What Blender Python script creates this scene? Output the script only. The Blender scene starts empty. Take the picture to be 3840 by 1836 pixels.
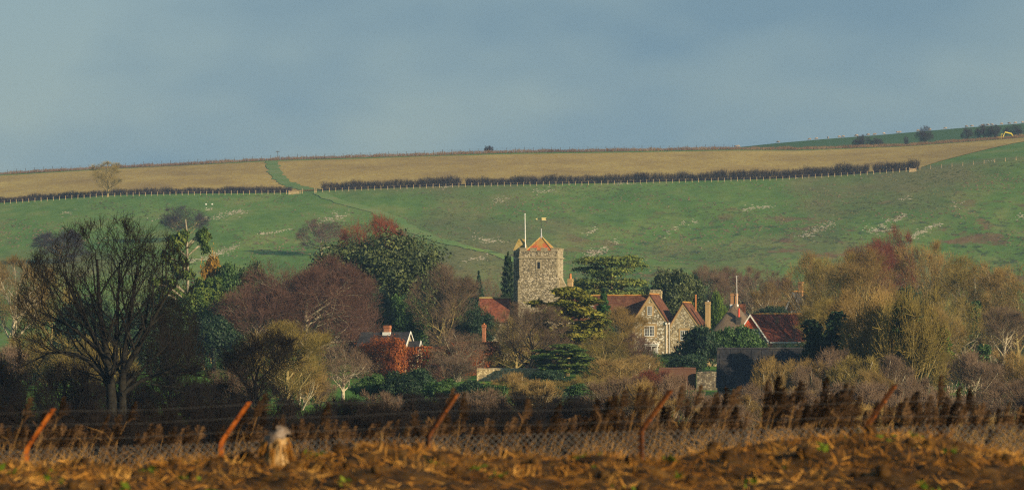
import bpy, math, random
import numpy as np
from math import radians, sin, cos, pi

# ---------------------------------------------------------------- camera, sky, sun, exposure
SC = bpy.context.scene
F = 16000.0            # focal length in units of 1/3840 of the picture width
VH = 1300.0            # picture row of the eye level
cam = bpy.data.cameras.new('camera')
cam.sensor_width = 36.0
cam.lens = 36.0 * F / 3840.0
cam.shift_y = (VH - 918.0) / 3840.0
cam.clip_start = 1.0
cam.clip_end = 20000.0
cam.dof.use_dof = True
cam.dof.focus_distance = 640.0
cam.dof.aperture_fstop = 3.0
camo = bpy.data.objects.new('camera', cam)
SC.collection.objects.link(camo)
camo.rotation_euler = (radians(90), 0, 0)
SC.camera = camo

SUN_EL, SUN_AZ = radians(19), radians(52)        # azimuth: from straight behind the camera towards its right
sun_dir = np.array([sin(SUN_AZ) * cos(SUN_EL), -cos(SUN_AZ) * cos(SUN_EL), sin(SUN_EL)])
world = bpy.data.worlds.new('World')
SC.world = world
world.use_nodes = True
wn, wl = world.node_tree.nodes, world.node_tree.links
wn.clear()
w_out = wn.new('ShaderNodeOutputWorld')
w_bg = wn.new('ShaderNodeBackground')
w_bg.inputs['Strength'].default_value = 0.0575
w_sky = wn.new('ShaderNodeTexSky')
w_sky.sky_type = 'NISHITA'
w_sky.sun_disc = False
w_sky.sun_elevation = SUN_EL
w_sky.sun_rotation = math.atan2(sun_dir[0], sun_dir[1])
w_sky.air_density = 1.0
w_sky.dust_density = 0.6
w_sky.ozone_density = 1.6
# a thin even veil of grey stratus over the blue
w_tc = wn.new('ShaderNodeTexCoord')
w_map = wn.new('ShaderNodeMapping')
w_map.inputs['Scale'].default_value = (14, 14, 30)
w_no = wn.new('ShaderNodeTexNoise')
w_no.inputs['Scale'].default_value = 1.0
w_no.inputs['Detail'].default_value = 3.0
w_no.inputs['Roughness'].default_value = 0.45
w_mr = wn.new('ShaderNodeMapRange')
w_mr.inputs['From Min'].default_value = 0.36
w_mr.inputs['From Max'].default_value = 0.64
w_mr.inputs['To Min'].default_value = 0.50
w_mr.inputs['To Max'].default_value = 1.0
w_mix = wn.new('ShaderNodeMixRGB')
w_mix.inputs['Color2'].default_value = (2.22, 3.48, 4.28, 1)
wl.new(w_tc.outputs['Generated'], w_map.inputs['Vector'])
wl.new(w_map.outputs['Vector'], w_no.inputs['Vector'])
wl.new(w_no.outputs['Fac'], w_mr.inputs['Value'])
wl.new(w_mr.outputs['Result'], w_mix.inputs['Fac'])
wl.new(w_sky.outputs['Color'], w_mix.inputs['Color1'])
wl.new(w_mix.outputs['Color'], w_bg.inputs['Color'])
wl.new(w_bg.outputs['Background'], w_out.inputs['Surface'])

sl = bpy.data.lights.new('sun', 'SUN')
sl.energy = 5.0
sl.angle = radians(0.5)
sl.color = (1.0, 0.79, 0.50)
so = bpy.data.objects.new('sun', sl)
SC.collection.objects.link(so)
so.rotation_euler = (radians(90) - SUN_EL, 0, SUN_AZ)

SC.view_settings.view_transform = 'Standard'
SC.view_settings.look = 'None'
SC.view_settings.exposure = 0.58
SC.view_settings.gamma = 1.0
SC.cycles.max_bounces = 5
SC.cycles.diffuse_bounces = 2
SC.cycles.glossy_bounces = 1
SC.cycles.transparent_max_bounces = 4
SC.cycles.volume_bounces = 0
SC.cycles.sample_clamp_direct = 5.0
SC.cycles.sample_clamp_indirect = 3.0
SC.cycles.use_denoising = False
SC.cycles.filter_width = 1.25
SC.cycles.denoiser = 'OPENIMAGEDENOISE'
SC.cycles.denoising_input_passes = 'RGB_ALBEDO_NORMAL'
SC.cycles.denoising_prefilter = 'ACCURATE'

COL = SC.collection
rnd = random.Random(7)
nrg = np.random.default_rng(11)

# ---------------------------------------------------------------- helpers
def P(u, v, y):
    return ((u - 1920.0) * y / F, y, (VH - v) * y / F)

def link(o, parent=None):
    COL.objects.link(o)
    if parent is not None:
        o.parent = parent
    return o

def tag(o, label, cat, group=None):
    o['label'] = label
    o['category'] = cat
    if group:
        o['group'] = group
    return o

def empty(name, loc, rz=0.0):
    o = bpy.data.objects.new(name, None)
    o.empty_display_size = 0.5
    o.location = loc
    o.rotation_euler = (0, 0, rz)
    return link(o)

def mesh_np(name, V, Fc, smooth=False):
    V = np.asarray(V, dtype=np.float32)
    Fc = np.asarray(Fc, dtype=np.int32)
    m, k = Fc.shape
    me = bpy.data.meshes.new(name)
    me.vertices.add(len(V))
    me.vertices.foreach_set('co', V.ravel())
    me.loops.add(m * k)
    me.loops.foreach_set('vertex_index', Fc.ravel())
    me.polygons.add(m)
    me.polygons.foreach_set('loop_start', np.arange(m, dtype=np.int32) * k)
    if smooth:
        me.polygons.foreach_set('use_smooth', np.ones(m, dtype=bool))
    me.update(calc_edges=True)
    return me

def obj(name, me, mat, parent=None):
    o = bpy.data.objects.new(name, me)
    if mat is not None:
        if len(me.materials) == 0:
            me.materials.append(mat)
        elif me.materials[0] != mat:
            o.material_slots[0].link = 'OBJECT'
            o.material_slots[0].material = mat
    return link(o, parent)

class MB:
    """collects plain faces; build() links them as one mesh object"""
    def __init__(s):
        s.v, s.f = [], []
    def poly(s, pts):
        n = len(s.v); s.v += [tuple(p) for p in pts]; s.f.append(tuple(range(n, n + len(pts)))); return s
    def hexa(s, b, t):
        n = len(s.v); s.v += [tuple(p) for p in b] + [tuple(p) for p in t]
        s.f += [(n + 3, n + 2, n + 1, n), (n + 4, n + 5, n + 6, n + 7)]
        for i in range(4):
            j = (i + 1) % 4; s.f.append((n + i, n + j, n + 4 + j, n + 4 + i))
        return s
    def box(s, x0, x1, y0, y1, z0, z1):
        return s.hexa([(x0, y0, z0), (x1, y0, z0), (x1, y1, z0), (x0, y1, z0)],
                      [(x0, y0, z1), (x1, y0, z1), (x1, y1, z1), (x0, y1, z1)])
    def prism(s, poly, y0, y1):
        """polygon in x,z swept along y"""
        n = len(s.v); k = len(poly)
        s.v += [(x, y0, z) for x, z in poly] + [(x, y1, z) for x, z in poly]
        s.f.append(tuple(range(n, n + k))); s.f.append(tuple(range(n + 2 * k - 1, n + k - 1, -1)))
        for i in range(k):
            j = (i + 1) % k; s.f.append((n + j, n + i, n + k + i, n + k + j))
        return s
    def prismx(s, poly, x0, x1):
        """polygon in y,z swept along x"""
        n = len(s.v); k = len(poly)
        s.v += [(x0, y, z) for y, z in poly] + [(x1, y, z) for y, z in poly]
        s.f.append(tuple(range(n + k - 1, n - 1, -1))); s.f.append(tuple(range(n + k, n + 2 * k)))
        for i in range(k):
            j = (i + 1) % k; s.f.append((n + i, n + j, n + k + j, n + k + i))
        return s
    def tube(s, pts, rad, n=6):
        pts = np.array(pts, float); k = len(pts)
        rad = [rad] * k if np.isscalar(rad) else rad
        d = pts[-1] - pts[0]; d /= np.linalg.norm(d) + 1e-9
        a = np.array([0, 0, 1.0]) if abs(d[2]) < .8 else np.array([1.0, 0, 0])
        p = np.cross(d, a); p /= np.linalg.norm(p); q = np.cross(d, p)
        b = len(s.v)
        for i in range(k):
            for j in range(n):
                t = 2 * pi * j / n
                s.v.append(tuple(pts[i] + rad[i] * (cos(t) * p + sin(t) * q)))
        for i in range(k - 1):
            for j in range(n):
                j2 = (j + 1) % n
                s.f.append((b + i * n + j, b + i * n + j2, b + (i + 1) * n + j2, b + (i + 1) * n + j))
        s.f.append(tuple(range(b, b + n))); s.f.append(tuple(range(b + k * n - 1, b + (k - 1) * n - 1, -1)))
        return s
    def mesh(s, name, smooth=False):
        me = bpy.data.meshes.new(name)
        me.from_pydata(s.v, [], s.f)
        if smooth:
            me.polygons.foreach_set('use_smooth', np.ones(len(me.polygons), dtype=bool))
        me.update()
        return me
    def build(s, name, mat, parent=None, smooth=False):
        return obj(name, s.mesh(name, smooth), mat, parent)

# ---------------------------------------------------------------- materials
def srgb(r, g, b):
    f = lambda c: (c / 255 / 12.92) if c <= 10.31 else ((c / 255 + .055) / 1.055) ** 2.4
    return (f(r), f(g), f(b), 1)

def rgba(c):
    return (c[0], c[1], c[2], 1)

def ramp(nt, cols, lo=.3, hi=.7):
    r = nt.nodes.new('ShaderNodeValToRGB')
    e = r.color_ramp.elements
    while len(e) < len(cols):
        e.new(.5)
    for i, c in enumerate(cols):
        e[i].position = lo + (hi - lo) * i / max(1, len(cols) - 1)
        e[i].color = rgba(c)
    return r

def noise(nt, vec, scale, detail=5, rough=.55, stretch=None):
    n = nt.nodes.new('ShaderNodeTexNoise')
    n.inputs['Scale'].default_value = scale
    n.inputs['Detail'].default_value = detail
    n.inputs['Roughness'].default_value = rough
    if stretch is not None:
        mp = nt.nodes.new('ShaderNodeMapping')
        mp.inputs['Scale'].default_value = stretch[:3]
        if len(stretch) > 3:
            mp.inputs['Rotation'].default_value = (0, 0, stretch[3])
        nt.links.new(vec, mp.inputs['Vector']); vec = mp.outputs['Vector']
    nt.links.new(vec, n.inputs['Vector'])
    return n.outputs['Fac']

def math_node(nt, op, a, b=None):
    m = nt.nodes.new('ShaderNodeMath'); m.operation = op
    for i, x in enumerate((a, b)):
        if x is None:
            continue
        if isinstance(x, (int, float)):
            m.inputs[i].default_value = x
        else:
            nt.links.new(x, m.inputs[i])
    return m.outputs[0]

def mixc(nt, fac, a, b, blend='MIX'):
    m = nt.nodes.new('ShaderNodeMixRGB'); m.blend_type = blend
    for i, x in zip(('Fac', 'Color1', 'Color2'), (fac, a, b)):
        if isinstance(x, (int, float)):
            m.inputs[i].default_value = x
        elif isinstance(x, (tuple, list)):
            m.inputs[i].default_value = rgba(x)
        else:
            nt.links.new(x, m.inputs[i])
    return m.outputs[0]

def maprange(nt, x, a, b, c=0., d=1., smooth=False):
    m = nt.nodes.new('ShaderNodeMapRange')
    if smooth:
        m.interpolation_type = 'SMOOTHSTEP'
    nt.links.new(x, m.inputs['Value'])
    for k, val in zip(('From Min', 'From Max', 'To Min', 'To Max'), (a, b, c, d)):
        m.inputs[k].default_value = val
    return m.outputs[0]

def newmat(name, rough=.9, spec=.15):
    m = bpy.data.materials.new(name); m.use_nodes = True
    nt = m.node_tree
    b = nt.nodes['Principled BSDF']
    b.inputs['Roughness'].default_value = rough
    b.inputs['Specular IOR Level'].default_value = spec
    return m, nt, b

def coords(nt, world=False):
    if world:
        return nt.nodes.new('ShaderNodeNewGeometry').outputs['Position']
    return nt.nodes.new('ShaderNodeTexCoord').outputs['Object']

def add_bump(nt, b, h, strength=.5, dist=.05):
    bm = nt.nodes.new('ShaderNodeBump')
    bm.inputs['Strength'].default_value = strength
    bm.inputs['Distance'].default_value = dist
    nt.links.new(h, bm.inputs['Height']); nt.links.new(bm.outputs['Normal'], b.inputs['Normal'])

def material(name, cols, scale=1.5, detail=5, rough=.9, island=0., objr=0., bump=0., world=False, stretch=None, spec=.15, lo=.3, hi=.7, transl=0.):
    m, nt, b = newmat(name, rough, spec)
    vec = coords(nt, world)
    n = noise(nt, vec, scale, detail, stretch=stretch)
    r = ramp(nt, cols, lo, hi); nt.links.new(n, r.inputs[0])
    c = r.outputs[0]
    if island:
        ri = nt.nodes.new('ShaderNodeNewGeometry').outputs['Random Per Island']
        c = mixc(nt, 1., c, (1, 1, 1), 'MULTIPLY') if False else c
        k = maprange(nt, ri, 0, 1, 1 - island, 1 + island)
        hs = nt.nodes.new('ShaderNodeHueSaturation'); nt.links.new(k, hs.inputs['Value']); nt.links.new(c, hs.inputs['Color']); c = hs.outputs[0]
    if objr:
        ro = nt.nodes.new('ShaderNodeObjectInfo').outputs['Random']
        k = maprange(nt, ro, 0, 1, 1 - objr, 1 + objr)
        hs = nt.nodes.new('ShaderNodeHueSaturation'); nt.links.new(k, hs.inputs['Value']); nt.links.new(c, hs.inputs['Color']); c = hs.outputs[0]
    nt.links.new(c, b.inputs['Base Color'])
    if bump:
        add_bump(nt, b, n, bump, .05)
    if transl:
        t = nt.nodes.new('ShaderNodeBsdfTranslucent'); nt.links.new(c, t.inputs['Color'])
        mx = nt.nodes.new('ShaderNodeMixShader'); mx.inputs[0].default_value = transl
        nt.links.new(b.outputs[0], mx.inputs[1]); nt.links.new(t.outputs[0], mx.inputs[2])
        nt.links.new(mx.outputs[0], nt.nodes['Material Output'].inputs['Surface'])
    return m

def flint(name, cell, pale, dark, mortar, paleamt=.5):
    """knapped flints in mortar"""
    m, nt, b = newmat(name, .8, .2)
    vec = coords(nt)
    vo = nt.nodes.new('ShaderNodeTexVoronoi'); vo.inputs['Scale'].default_value = 1 / cell
    nt.links.new(vec, vo.inputs['Vector'])
    sep = nt.nodes.new('ShaderNodeSeparateColor'); nt.links.new(vo.outputs['Color'], sep.inputs[0])
    r = nt.nodes.new('ShaderNodeValToRGB'); e = r.color_ramp.elements
    r.color_ramp.interpolation = 'CONSTANT'
    e[0].position = 0; e[0].color = rgba(dark)
    e[1].position = 1 - paleamt; e[1].color = rgba(pale)
    x = e.new(.5 * (1 - paleamt)); x.color = rgba([(a + q) / 2.4 for a, q in zip(dark, mortar)])
    nt.links.new(sep.outputs[0], r.inputs[0])
    ed = maprange(nt, vo.outputs['Distance'], .42, .62, 0, 1)
    big = noise(nt, vec, .35, 4)
    mort = mixc(nt, maprange(nt, big, .35, .65), mortar, [q * .7 for q in mortar])
    c = mixc(nt, ed, r.outputs[0], mort)
    c = mixc(nt, maprange(nt, big, .3, .7, 0, .35), c, [q * .8 for q in mortar])
    nt.links.new(c, b.inputs['Base Color'])
    add_bump(nt, b, math_node(nt, 'SUBTRACT', 1, vo.outputs['Distance']), .5, .06)
    return m

def tiles(name, cols, lichen, lamt=.5, course=.12):
    """clay tiles: courses, uneven firing and lichen"""
    m, nt, b = newmat(name, .85, .15)
    vec = coords(nt)
    n = noise(nt, vec, .9, 6, .65)
    r = ramp(nt, cols, .3, .7); nt.links.new(n, r.inputs[0])
    vo = nt.nodes.new('ShaderNodeTexVoronoi'); vo.inputs['Scale'].default_value = 4.5
    nt.links.new(vec, vo.inputs['Vector'])
    sep = nt.nodes.new('ShaderNodeSeparateColor'); nt.links.new(vo.outputs['Color'], sep.inputs[0])
    k = maprange(nt, sep.outputs[0], 0, 1, .7, 1.3)
    hs = nt.nodes.new('ShaderNodeHueSaturation'); nt.links.new(k, hs.inputs['Value']); nt.links.new(r.outputs[0], hs.inputs['Color'])
    l = noise(nt, vec, .55, 5, .7)
    c = mixc(nt, maprange(nt, l, .62 - .2 * lamt, .78 - .2 * lamt, 0, .8), hs.outputs[0], lichen)
    nt.links.new(c, b.inputs['Base Color'])
    wv = nt.nodes.new('ShaderNodeTexWave'); wv.wave_type = 'BANDS'; wv.bands_direction = 'Z'; wv.wave_profile = 'SAW'
    wv.inputs['Scale'].default_value = 1 / course / 6.28; wv.inputs['Distortion'].default_value = .5
    nt.links.new(vec, wv.inputs['Vector'])
    add_bump(nt, b, wv.outputs['Fac'], .6, .03)
    return m

def brick(name, c1, c2, mortar, bw=.23, bh=.075):
    m, nt, b = newmat(name, .9, .1)
    vec = coords(nt)
    mp = nt.nodes.new('ShaderNodeMapping'); mp.inputs['Rotation'].default_value = (radians(90), 0, 0)
    nt.links.new(vec, mp.inputs['Vector'])
    br = nt.nodes.new('ShaderNodeTexBrick')
    br.inputs['Color1'].default_value = rgba(c1); br.inputs['Color2'].default_value = rgba(c2); br.inputs['Mortar'].default_value = rgba(mortar)
    br.inputs['Scale'].default_value = 1.0; br.inputs['Brick Width'].default_value = bw; br.inputs['Row Height'].default_value = bh
    br.inputs['Mortar Size'].default_value = .012
    nt.links.new(mp.outputs[0], br.inputs['Vector'])
    n = noise(nt, vec, 1.2, 5, .65)
    c = mixc(nt, maprange(nt, n, .35, .7, 0, .5), br.outputs['Color'], [q * .6 for q in c1])
    nt.links.new(c, b.inputs['Base Color'])
    add_bump(nt, b, br.outputs['Fac'], -.4, .02)
    return m

MT = {}
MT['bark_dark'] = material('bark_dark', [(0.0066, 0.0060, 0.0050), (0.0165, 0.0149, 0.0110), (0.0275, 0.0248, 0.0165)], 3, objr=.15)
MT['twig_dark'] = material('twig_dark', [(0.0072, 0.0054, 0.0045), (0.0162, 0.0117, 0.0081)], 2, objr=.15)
MT['bark_grey'] = material('bark_grey', [(.14, .125, .09), (.25, .22, .155), (.36, .32, .23)], 2, objr=.2)
MT['bark_olive'] = material('bark_olive', [(.15, .12, .05), (.26, .205, .085), (.36, .29, .13)], 1.5, objr=.2)
MT['bark_pale'] = material('bark_pale', [(.26, .225, .16), (.42, .365, .26), (.52, .46, .34)], 2, objr=.1)
MT['twig_beech'] = material('twig_beech', [(.075, .040, .031), (.12, .064, .047), (.17, .10, .072)], .5, objr=.12)
MT['twig_red'] = material('twig_red', [(0.121, 0.037, 0.024), (0.209, 0.068, 0.037)], .5, objr=.12)
MT['twig_olive'] = material('twig_olive', [(0.1241, 0.0947, 0.0271), (0.2142, 0.1646, 0.0451), (0.3157, 0.2423, 0.0767)], .4, objr=.18)
MT['twig_tan'] = material('twig_tan', [(0.1379, 0.0927, 0.0331), (0.2428, 0.1633, 0.0552), (0.3531, 0.2428, 0.0905)], .4, objr=.18)
MT['twig_grey'] = material('twig_grey', [(0.1207, 0.0828, 0.0552), (0.2012, 0.1380, 0.0897)], .5, objr=.15)
MT['twig_purple'] = material('twig_purple', [(.035, .025, .03), (.065, .045, .05)], .3, objr=.15)
MT['leaf_holm'] = material('leaf_holm', [(0.0312, 0.0468, 0.0156), (0.0598, 0.0832, 0.0234), (0.1105, 0.1300, 0.0416)], .5, island=.45, rough=.6, spec=.3, transl=.1)
MT['leaf_dark'] = material('leaf_dark', [(0.0104, 0.0260, 0.0130), (0.0208, 0.0468, 0.0195), (0.0390, 0.0728, 0.0260)], .6, island=.4, rough=.6, spec=.25, objr=.15, transl=.08)
MT['leaf_green'] = material('leaf_green', [(0.0225, 0.0525, 0.0150), (0.0438, 0.0938, 0.0225), (0.0813, 0.1375, 0.0325)], .6, island=.4, rough=.6, spec=.25, objr=.15, transl=.1)
MT['leaf_bright'] = material('leaf_bright', [(.05, .10, .018), (.095, .16, .025), (.16, .21, .04)], .6, island=.35, objr=.1, transl=.15)
MT['leaf_pine'] = material('leaf_pine', [(0.0626, 0.0815, 0.0150), (0.1441, 0.1503, 0.0225), (0.2506, 0.2130, 0.0351)], .7, island=.35, objr=.1, transl=.1)
MT['leaf_scots'] = material('leaf_scots', [(0.0420, 0.0840, 0.0210), (0.0840, 0.1330, 0.0280), (0.1540, 0.1820, 0.0420)], .7, island=.35, transl=.1)
MT['leaf_spruce'] = material('leaf_spruce', [(.024, .070, .022), (.045, .11, .032)], .9, island=.35, transl=.1)
MT['leaf_cedar'] = material('leaf_cedar', [(0.0588, 0.0945, 0.0252), (0.1260, 0.1638, 0.0378), (0.2100, 0.2205, 0.0504)], .5, island=.35, transl=.08)
MT['leaf_ochre'] = material('leaf_ochre', [(.10, .09, .015), (.24, .14, .022), (.33, .18, .03)], .6, island=.35, transl=.1)
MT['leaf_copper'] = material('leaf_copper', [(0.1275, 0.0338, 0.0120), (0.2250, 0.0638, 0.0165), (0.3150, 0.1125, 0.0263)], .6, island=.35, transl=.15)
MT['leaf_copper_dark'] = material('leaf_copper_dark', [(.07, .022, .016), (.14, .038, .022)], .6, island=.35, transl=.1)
MT['flint_tower'] = flint('flint_tower', .21, (.55, .48, .35), (.075, .07, .06), (.30, .25, .155), .46)
MT['flint_house'] = flint('flint_house', .26, (.74, .70, .60), (.10, .09, .075), (.33, .26, .15), .62)
MT['flint_fine'] = flint('flint_fine', .20, (.60, .54, .42), (.12, .11, .09), (.40, .32, .19), .42)
MT['flint_wall'] = flint('flint_wall', .22, (.62, .52, .33), (.14, .12, .08), (.40, .31, .16), .5)
MT['stone_trim'] = material('stone_trim', [(.20, .17, .10), (.33, .28, .18), (.42, .36, .25)], 2.5, bump=.3)
MT['stone_lichen'] = material('stone_lichen', [(.18, .13, .05), (.36, .26, .08), (.44, .36, .18)], 2, bump=.3)
MT['brick_tan'] = brick('brick_tan', (.42, .27, .11), (.50, .34, .16), (.44, .33, .19))
MT['brick_red'] = brick('brick_red', (.36, .11, .05), (.44, .16, .07), (.34, .22, .14))
MT['brick_orange'] = brick('brick_orange', (.46, .20, .07), (.52, .27, .11), (.40, .28, .17))
MT['tile_church'] = tiles('tile_church', [(.30, .06, .03), (.42, .10, .04), (.46, .15, .06)], (.34, .26, .07), .85)
MT['tile_nave'] = tiles('tile_nave', [(.11, .038, .024), (.18, .058, .032), (.23, .085, .045)], (.20, .13, .05), .3)
MT['tile_manor'] = tiles('tile_manor', [(.075, .032, .021), (.12, .050, .030), (.165, .075, .042)], (.22, .14, .055), .1)
MT['tile_school'] = tiles('tile_school', [(.085, .025, .017), (.14, .040, .023), (.18, .058, .03)], (.18, .13, .055), .1)
MT['tile_orange'] = material('tile_orange', [(.30, .12, .03), (.44, .20, .045), (.36, .25, .07)], 1.5)
MT['tile_hung'] = tiles('tile_hung', [(.46, .07, .03), (.55, .10, .04)], (.4, .1, .05), 0)
MT['brick_old'] = brick('brick_old', (.13, .05, .035), (.17, .075, .05), (.15, .11, .075))
MT['flint_old'] = flint('flint_old', .22, (.30, .26, .19), (.05, .048, .045), (.16, .13, .09), .4)
MT['slate'] = tiles('slate', [(0.0210, 0.0222, 0.0270), (0.0360, 0.0360, 0.0408), (0.0510, 0.0480, 0.0492)], (.10, .10, .07), .1)
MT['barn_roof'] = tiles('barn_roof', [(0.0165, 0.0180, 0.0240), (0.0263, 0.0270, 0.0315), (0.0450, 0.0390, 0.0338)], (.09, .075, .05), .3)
MT['thatch'] = material('thatch', [(.085, .06, .042), (.15, .11, .075), (.21, .16, .11)], 3, stretch=(3, 3, .4), bump=.5)
MT['white_paint'] = material('white_paint', [(.70, .69, .64), (.82, .81, .77)], 3, rough=.5, spec=.3)
MT['grey_paint'] = material('grey_paint', [(.26, .27, .29), (.38, .39, .41)], 3, rough=.6)
MT['black_iron'] = material('black_iron', [(.01, .01, .012), (.03, .03, .03)], 4, rough=.5)
MT['lead'] = material('lead', [(.30, .31, .33), (.42, .43, .45)], 3, rough=.5, spec=.4)
MT['gilt'] = material('gilt', [(.75, .60, .25), (.82, .68, .33)], 3, rough=.4, spec=.4)
MT['pot'] = material('pot', [(.42, .15, .05), (.56, .24, .09)], 4)
MT['pot_red'] = material('pot_red', [(.48, .06, .04), (.58, .10, .06)], 4)
MT['door_grey'] = material('door_grey', [(.42, .42, .40), (.60, .60, .57)], 3, rough=.5)
g_, gnt, gb = newmat('glass', .08, .6); gb.inputs['Base Color'].default_value = (.012, .014, .018, 1); MT['glass'] = g_
MT['timber'] = material('timber', [(0.2720, 0.1920, 0.1040), (0.4000, 0.2960, 0.1680), (0.4800, 0.3760, 0.2320)], 5, stretch=(1, 1, .2))
MT['timber_dark'] = material('timber_dark', [(.05, .045, .04), (.10, .09, .075)], 5)
MT['wire'] = material('wire', [(.06, .06, .06), (.13, .125, .12)], 5, rough=.5, spec=.4)
MT['rust'] = material('rust', [(.16, .040, .006), (.33, .085, .010), (.46, .14, .018)], 7, rough=.85, bump=.4)
MT['rust_shaded'] = material('rust_shaded', [(.045, .018, .008), (.10, .035, .012), (.20, .065, .014)], 7, rough=.85, bump=.4)  # same rust, with the shade on the turned angle irons put into the colour
MT['wool'] = material('wool', [(0.2380, 0.1890, 0.1540), (0.3500, 0.2870, 0.2380)], 4, objr=.2)
MT['wool_face'] = material('wool_face', [(.05, .045, .045), (.09, .08, .08)], 4)
MT['machine'] = material('machine', [(.60, .48, .04), (.72, .58, .06)], 3, rough=.5, spec=.4)
MT['track'] = material('track', [(.03, .03, .03), (.07, .06, .055)], 4)
MT['chalk'] = material('chalk', [(.34, .27, .17), (.52, .44, .31), (.64, .57, .44)], .8, island=.3, world=True)
MT['scrub_dry'] = material('scrub_dry', [(0.0930, 0.0527, 0.0310), (0.1674, 0.1023, 0.0558), (0.2232, 0.1550, 0.0806)], .08, island=.3, world=True)
MT['hedge_bare'] = material('hedge_bare', [(.014, .011, .014), (.028, .021, .026), (.05, .036, .036)], .15, island=.25, world=True)
MT['reed_stem'] = material('reed_stem', [(.10, .055, .018), (.21, .115, .035), (.28, .165, .06)], 1.2, island=.3, objr=.2)
MT['reed_plume'] = material('reed_plume', [(.05, .028, .013), (.10, .055, .025), (.17, .10, .045)], 2, island=.3, objr=.25)
MT['straw'] = material('straw', [(0.0694, 0.0277, 0.0050), (0.2267, 0.0983, 0.0152), (0.5291, 0.2898, 0.0694)], 1.1, island=.5)
MT['weed'] = material('weed', [(0.0350, 0.0700, 0.0056), (0.0770, 0.1260, 0.0084), (0.1190, 0.1400, 0.0140)], 2, island=.4, transl=.2)
MT['soil'] = material('soil', [(0.0144, 0.0072, 0.0024), (0.0480, 0.0240, 0.0064), (0.1040, 0.0520, 0.0112)], 3.0, 8, bump=.8, world=True)
MT['stump'] = material('stump', [(.16, .09, .03), (.32, .20, .08), (.44, .30, .15)], 4, stretch=(4, 4, .5), bump=.5)
MT['stump_top'] = material('stump_top', [(.07, .05, .035), (.18, .135, .10), (.32, .27, .23)], 14, bump=.8)
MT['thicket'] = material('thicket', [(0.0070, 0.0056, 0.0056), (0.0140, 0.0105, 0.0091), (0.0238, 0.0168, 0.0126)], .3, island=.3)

# ---------------------------------------------------------------- terrain
US = [-1200, 0, 400, 700, 1080, 1200, 1700, 2300, 2900, 3200, 3430, 3840, 5000]
HEDGE = [800, 762, 733, 727, 724, 716, 697, 687, 671, 654, 636, 594, 500]          # foot of the hill fence
UF = [-1200, 0, 400, 700, 1000, 1500, 1900, 2300, 2700, 3000, 3400, 3840, 5000]
FTOP = [715, 660, 636, 622, 606, 591, 579, 574, 566, 566, 551, 518, 450]            # top edge of the stubble
CREST = [708, 650, 629, 614, 598, 582, 568, 563, 557, 558, 545, 513, 445]
UFAR = [-1200, 0, 2500, 2720, 2900, 3100, 3300, 3600, 3840, 5000]
FAR = [720, 665, 575, 554, 534, 516, 501, 475, 457, 380]

def v2z(v, y):
    return (VH - v) * y / F

YK = np.array([-400, 0, 30, 50, 57, 64, 80, 95, 130, 200, 300, 420, 480, 540, 600, 640, 700, 900, 1200, 1500, 1800, 1835, 1900, 2050, 2250, 3200, 6500.])
def raw_z(x, y):
    x = np.asarray(x, float); y = np.asarray(y, float)
    u = 1920 + F * x / np.maximum(y, 60)
    u = np.clip(u, -1200, 5000)
    zc = np.zeros((len(YK),) + x.shape)
    consts = {-400: -1.6, 0: -1.7, 30: -1.72, 50: -1.75, 57: -1.75, 64: -3.3, 80: -3.4, 95: -3.7, 130: -5.0, 200: -6.0, 300: -6.6, 420: -6.5, 480: -5.9, 540: -4.9, 600: -3.6, 640: -2.9, 700: -1.4, 900: 4.5}
    for i, k in enumerate(YK):
        if k in consts:
            zc[i] = consts[k]
        elif k == 1200:
            zc[i] = v2z(1075 + (u - 1920) * -.008, 1200)
        elif k == 1500:
            zc[i] = v2z(np.interp(u, US, HEDGE), 1500)
        elif k == 1800:
            zc[i] = v2z(np.interp(u, UF, FTOP), 1800)
        elif k == 1835:
            zc[i] = v2z(np.interp(u, UF, CREST), 1835)
        elif k == 1900:
            zc[i] = v2z(np.interp(u, UF, CREST), 1835) - 1.5
        elif k == 2050:
            zc[i] = v2z(np.interp(u, UFAR, FAR), 2050)
        elif k == 2250:
            zc[i] = v2z(np.interp(u, UFAR, FAR), 2050) - 6
        elif k == 3200:
            zc[i] = 20
        elif k == 6500:
            zc[i] = -20
    j = np.clip(np.searchsorted(YK, y, side='right') - 1, 0, len(YK) - 2)
    t = (y - YK[j]) / (YK[j + 1] - YK[j])
    a = np.take_along_axis(zc, j[None], 0)[0]; b = np.take_along_axis(zc, (j + 1)[None], 0)[0]
    return a * (1 - t) + b * t

def gz(x, y):
    x = np.atleast_1d(np.asarray(x, float)); y = np.atleast_1d(np.asarray(y, float))
    x, y = np.broadcast_arrays(x, y)
    w = np.where(y > 1000, 14.0, np.where(y > 130, 9.0, 1.0))
    z = sum(raw_z(x, y + k * w) for k in (-1, -.5, 0, .5, 1)) / 5
    roll = np.where(y > 700, np.clip((y - 700) / 300, 0, 1) * np.clip((1480 - y) / 200, 0, 1), 0)
    z = z + roll * (1.3 * np.sin(x / 37 + y / 61) + .8 * np.sin(x / 17 - y / 43 + 1) + .35 * np.sin(x / 7.3 + y / 19))
    return z

def gz1(x, y):
    return float(gz(x, y)[0])

def hill_y(u, v, y0=1000, y1=1840):
    """distance at which the hillside is seen at this row"""
    ys = np.arange(y0, y1, 2.0)
    vv = VH - F * gz((u - 1920) * ys / F, ys) / ys
    k = np.nonzero(vv <= v)[0]
    return float(ys[k[0]]) if len(k) else y1

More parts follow.
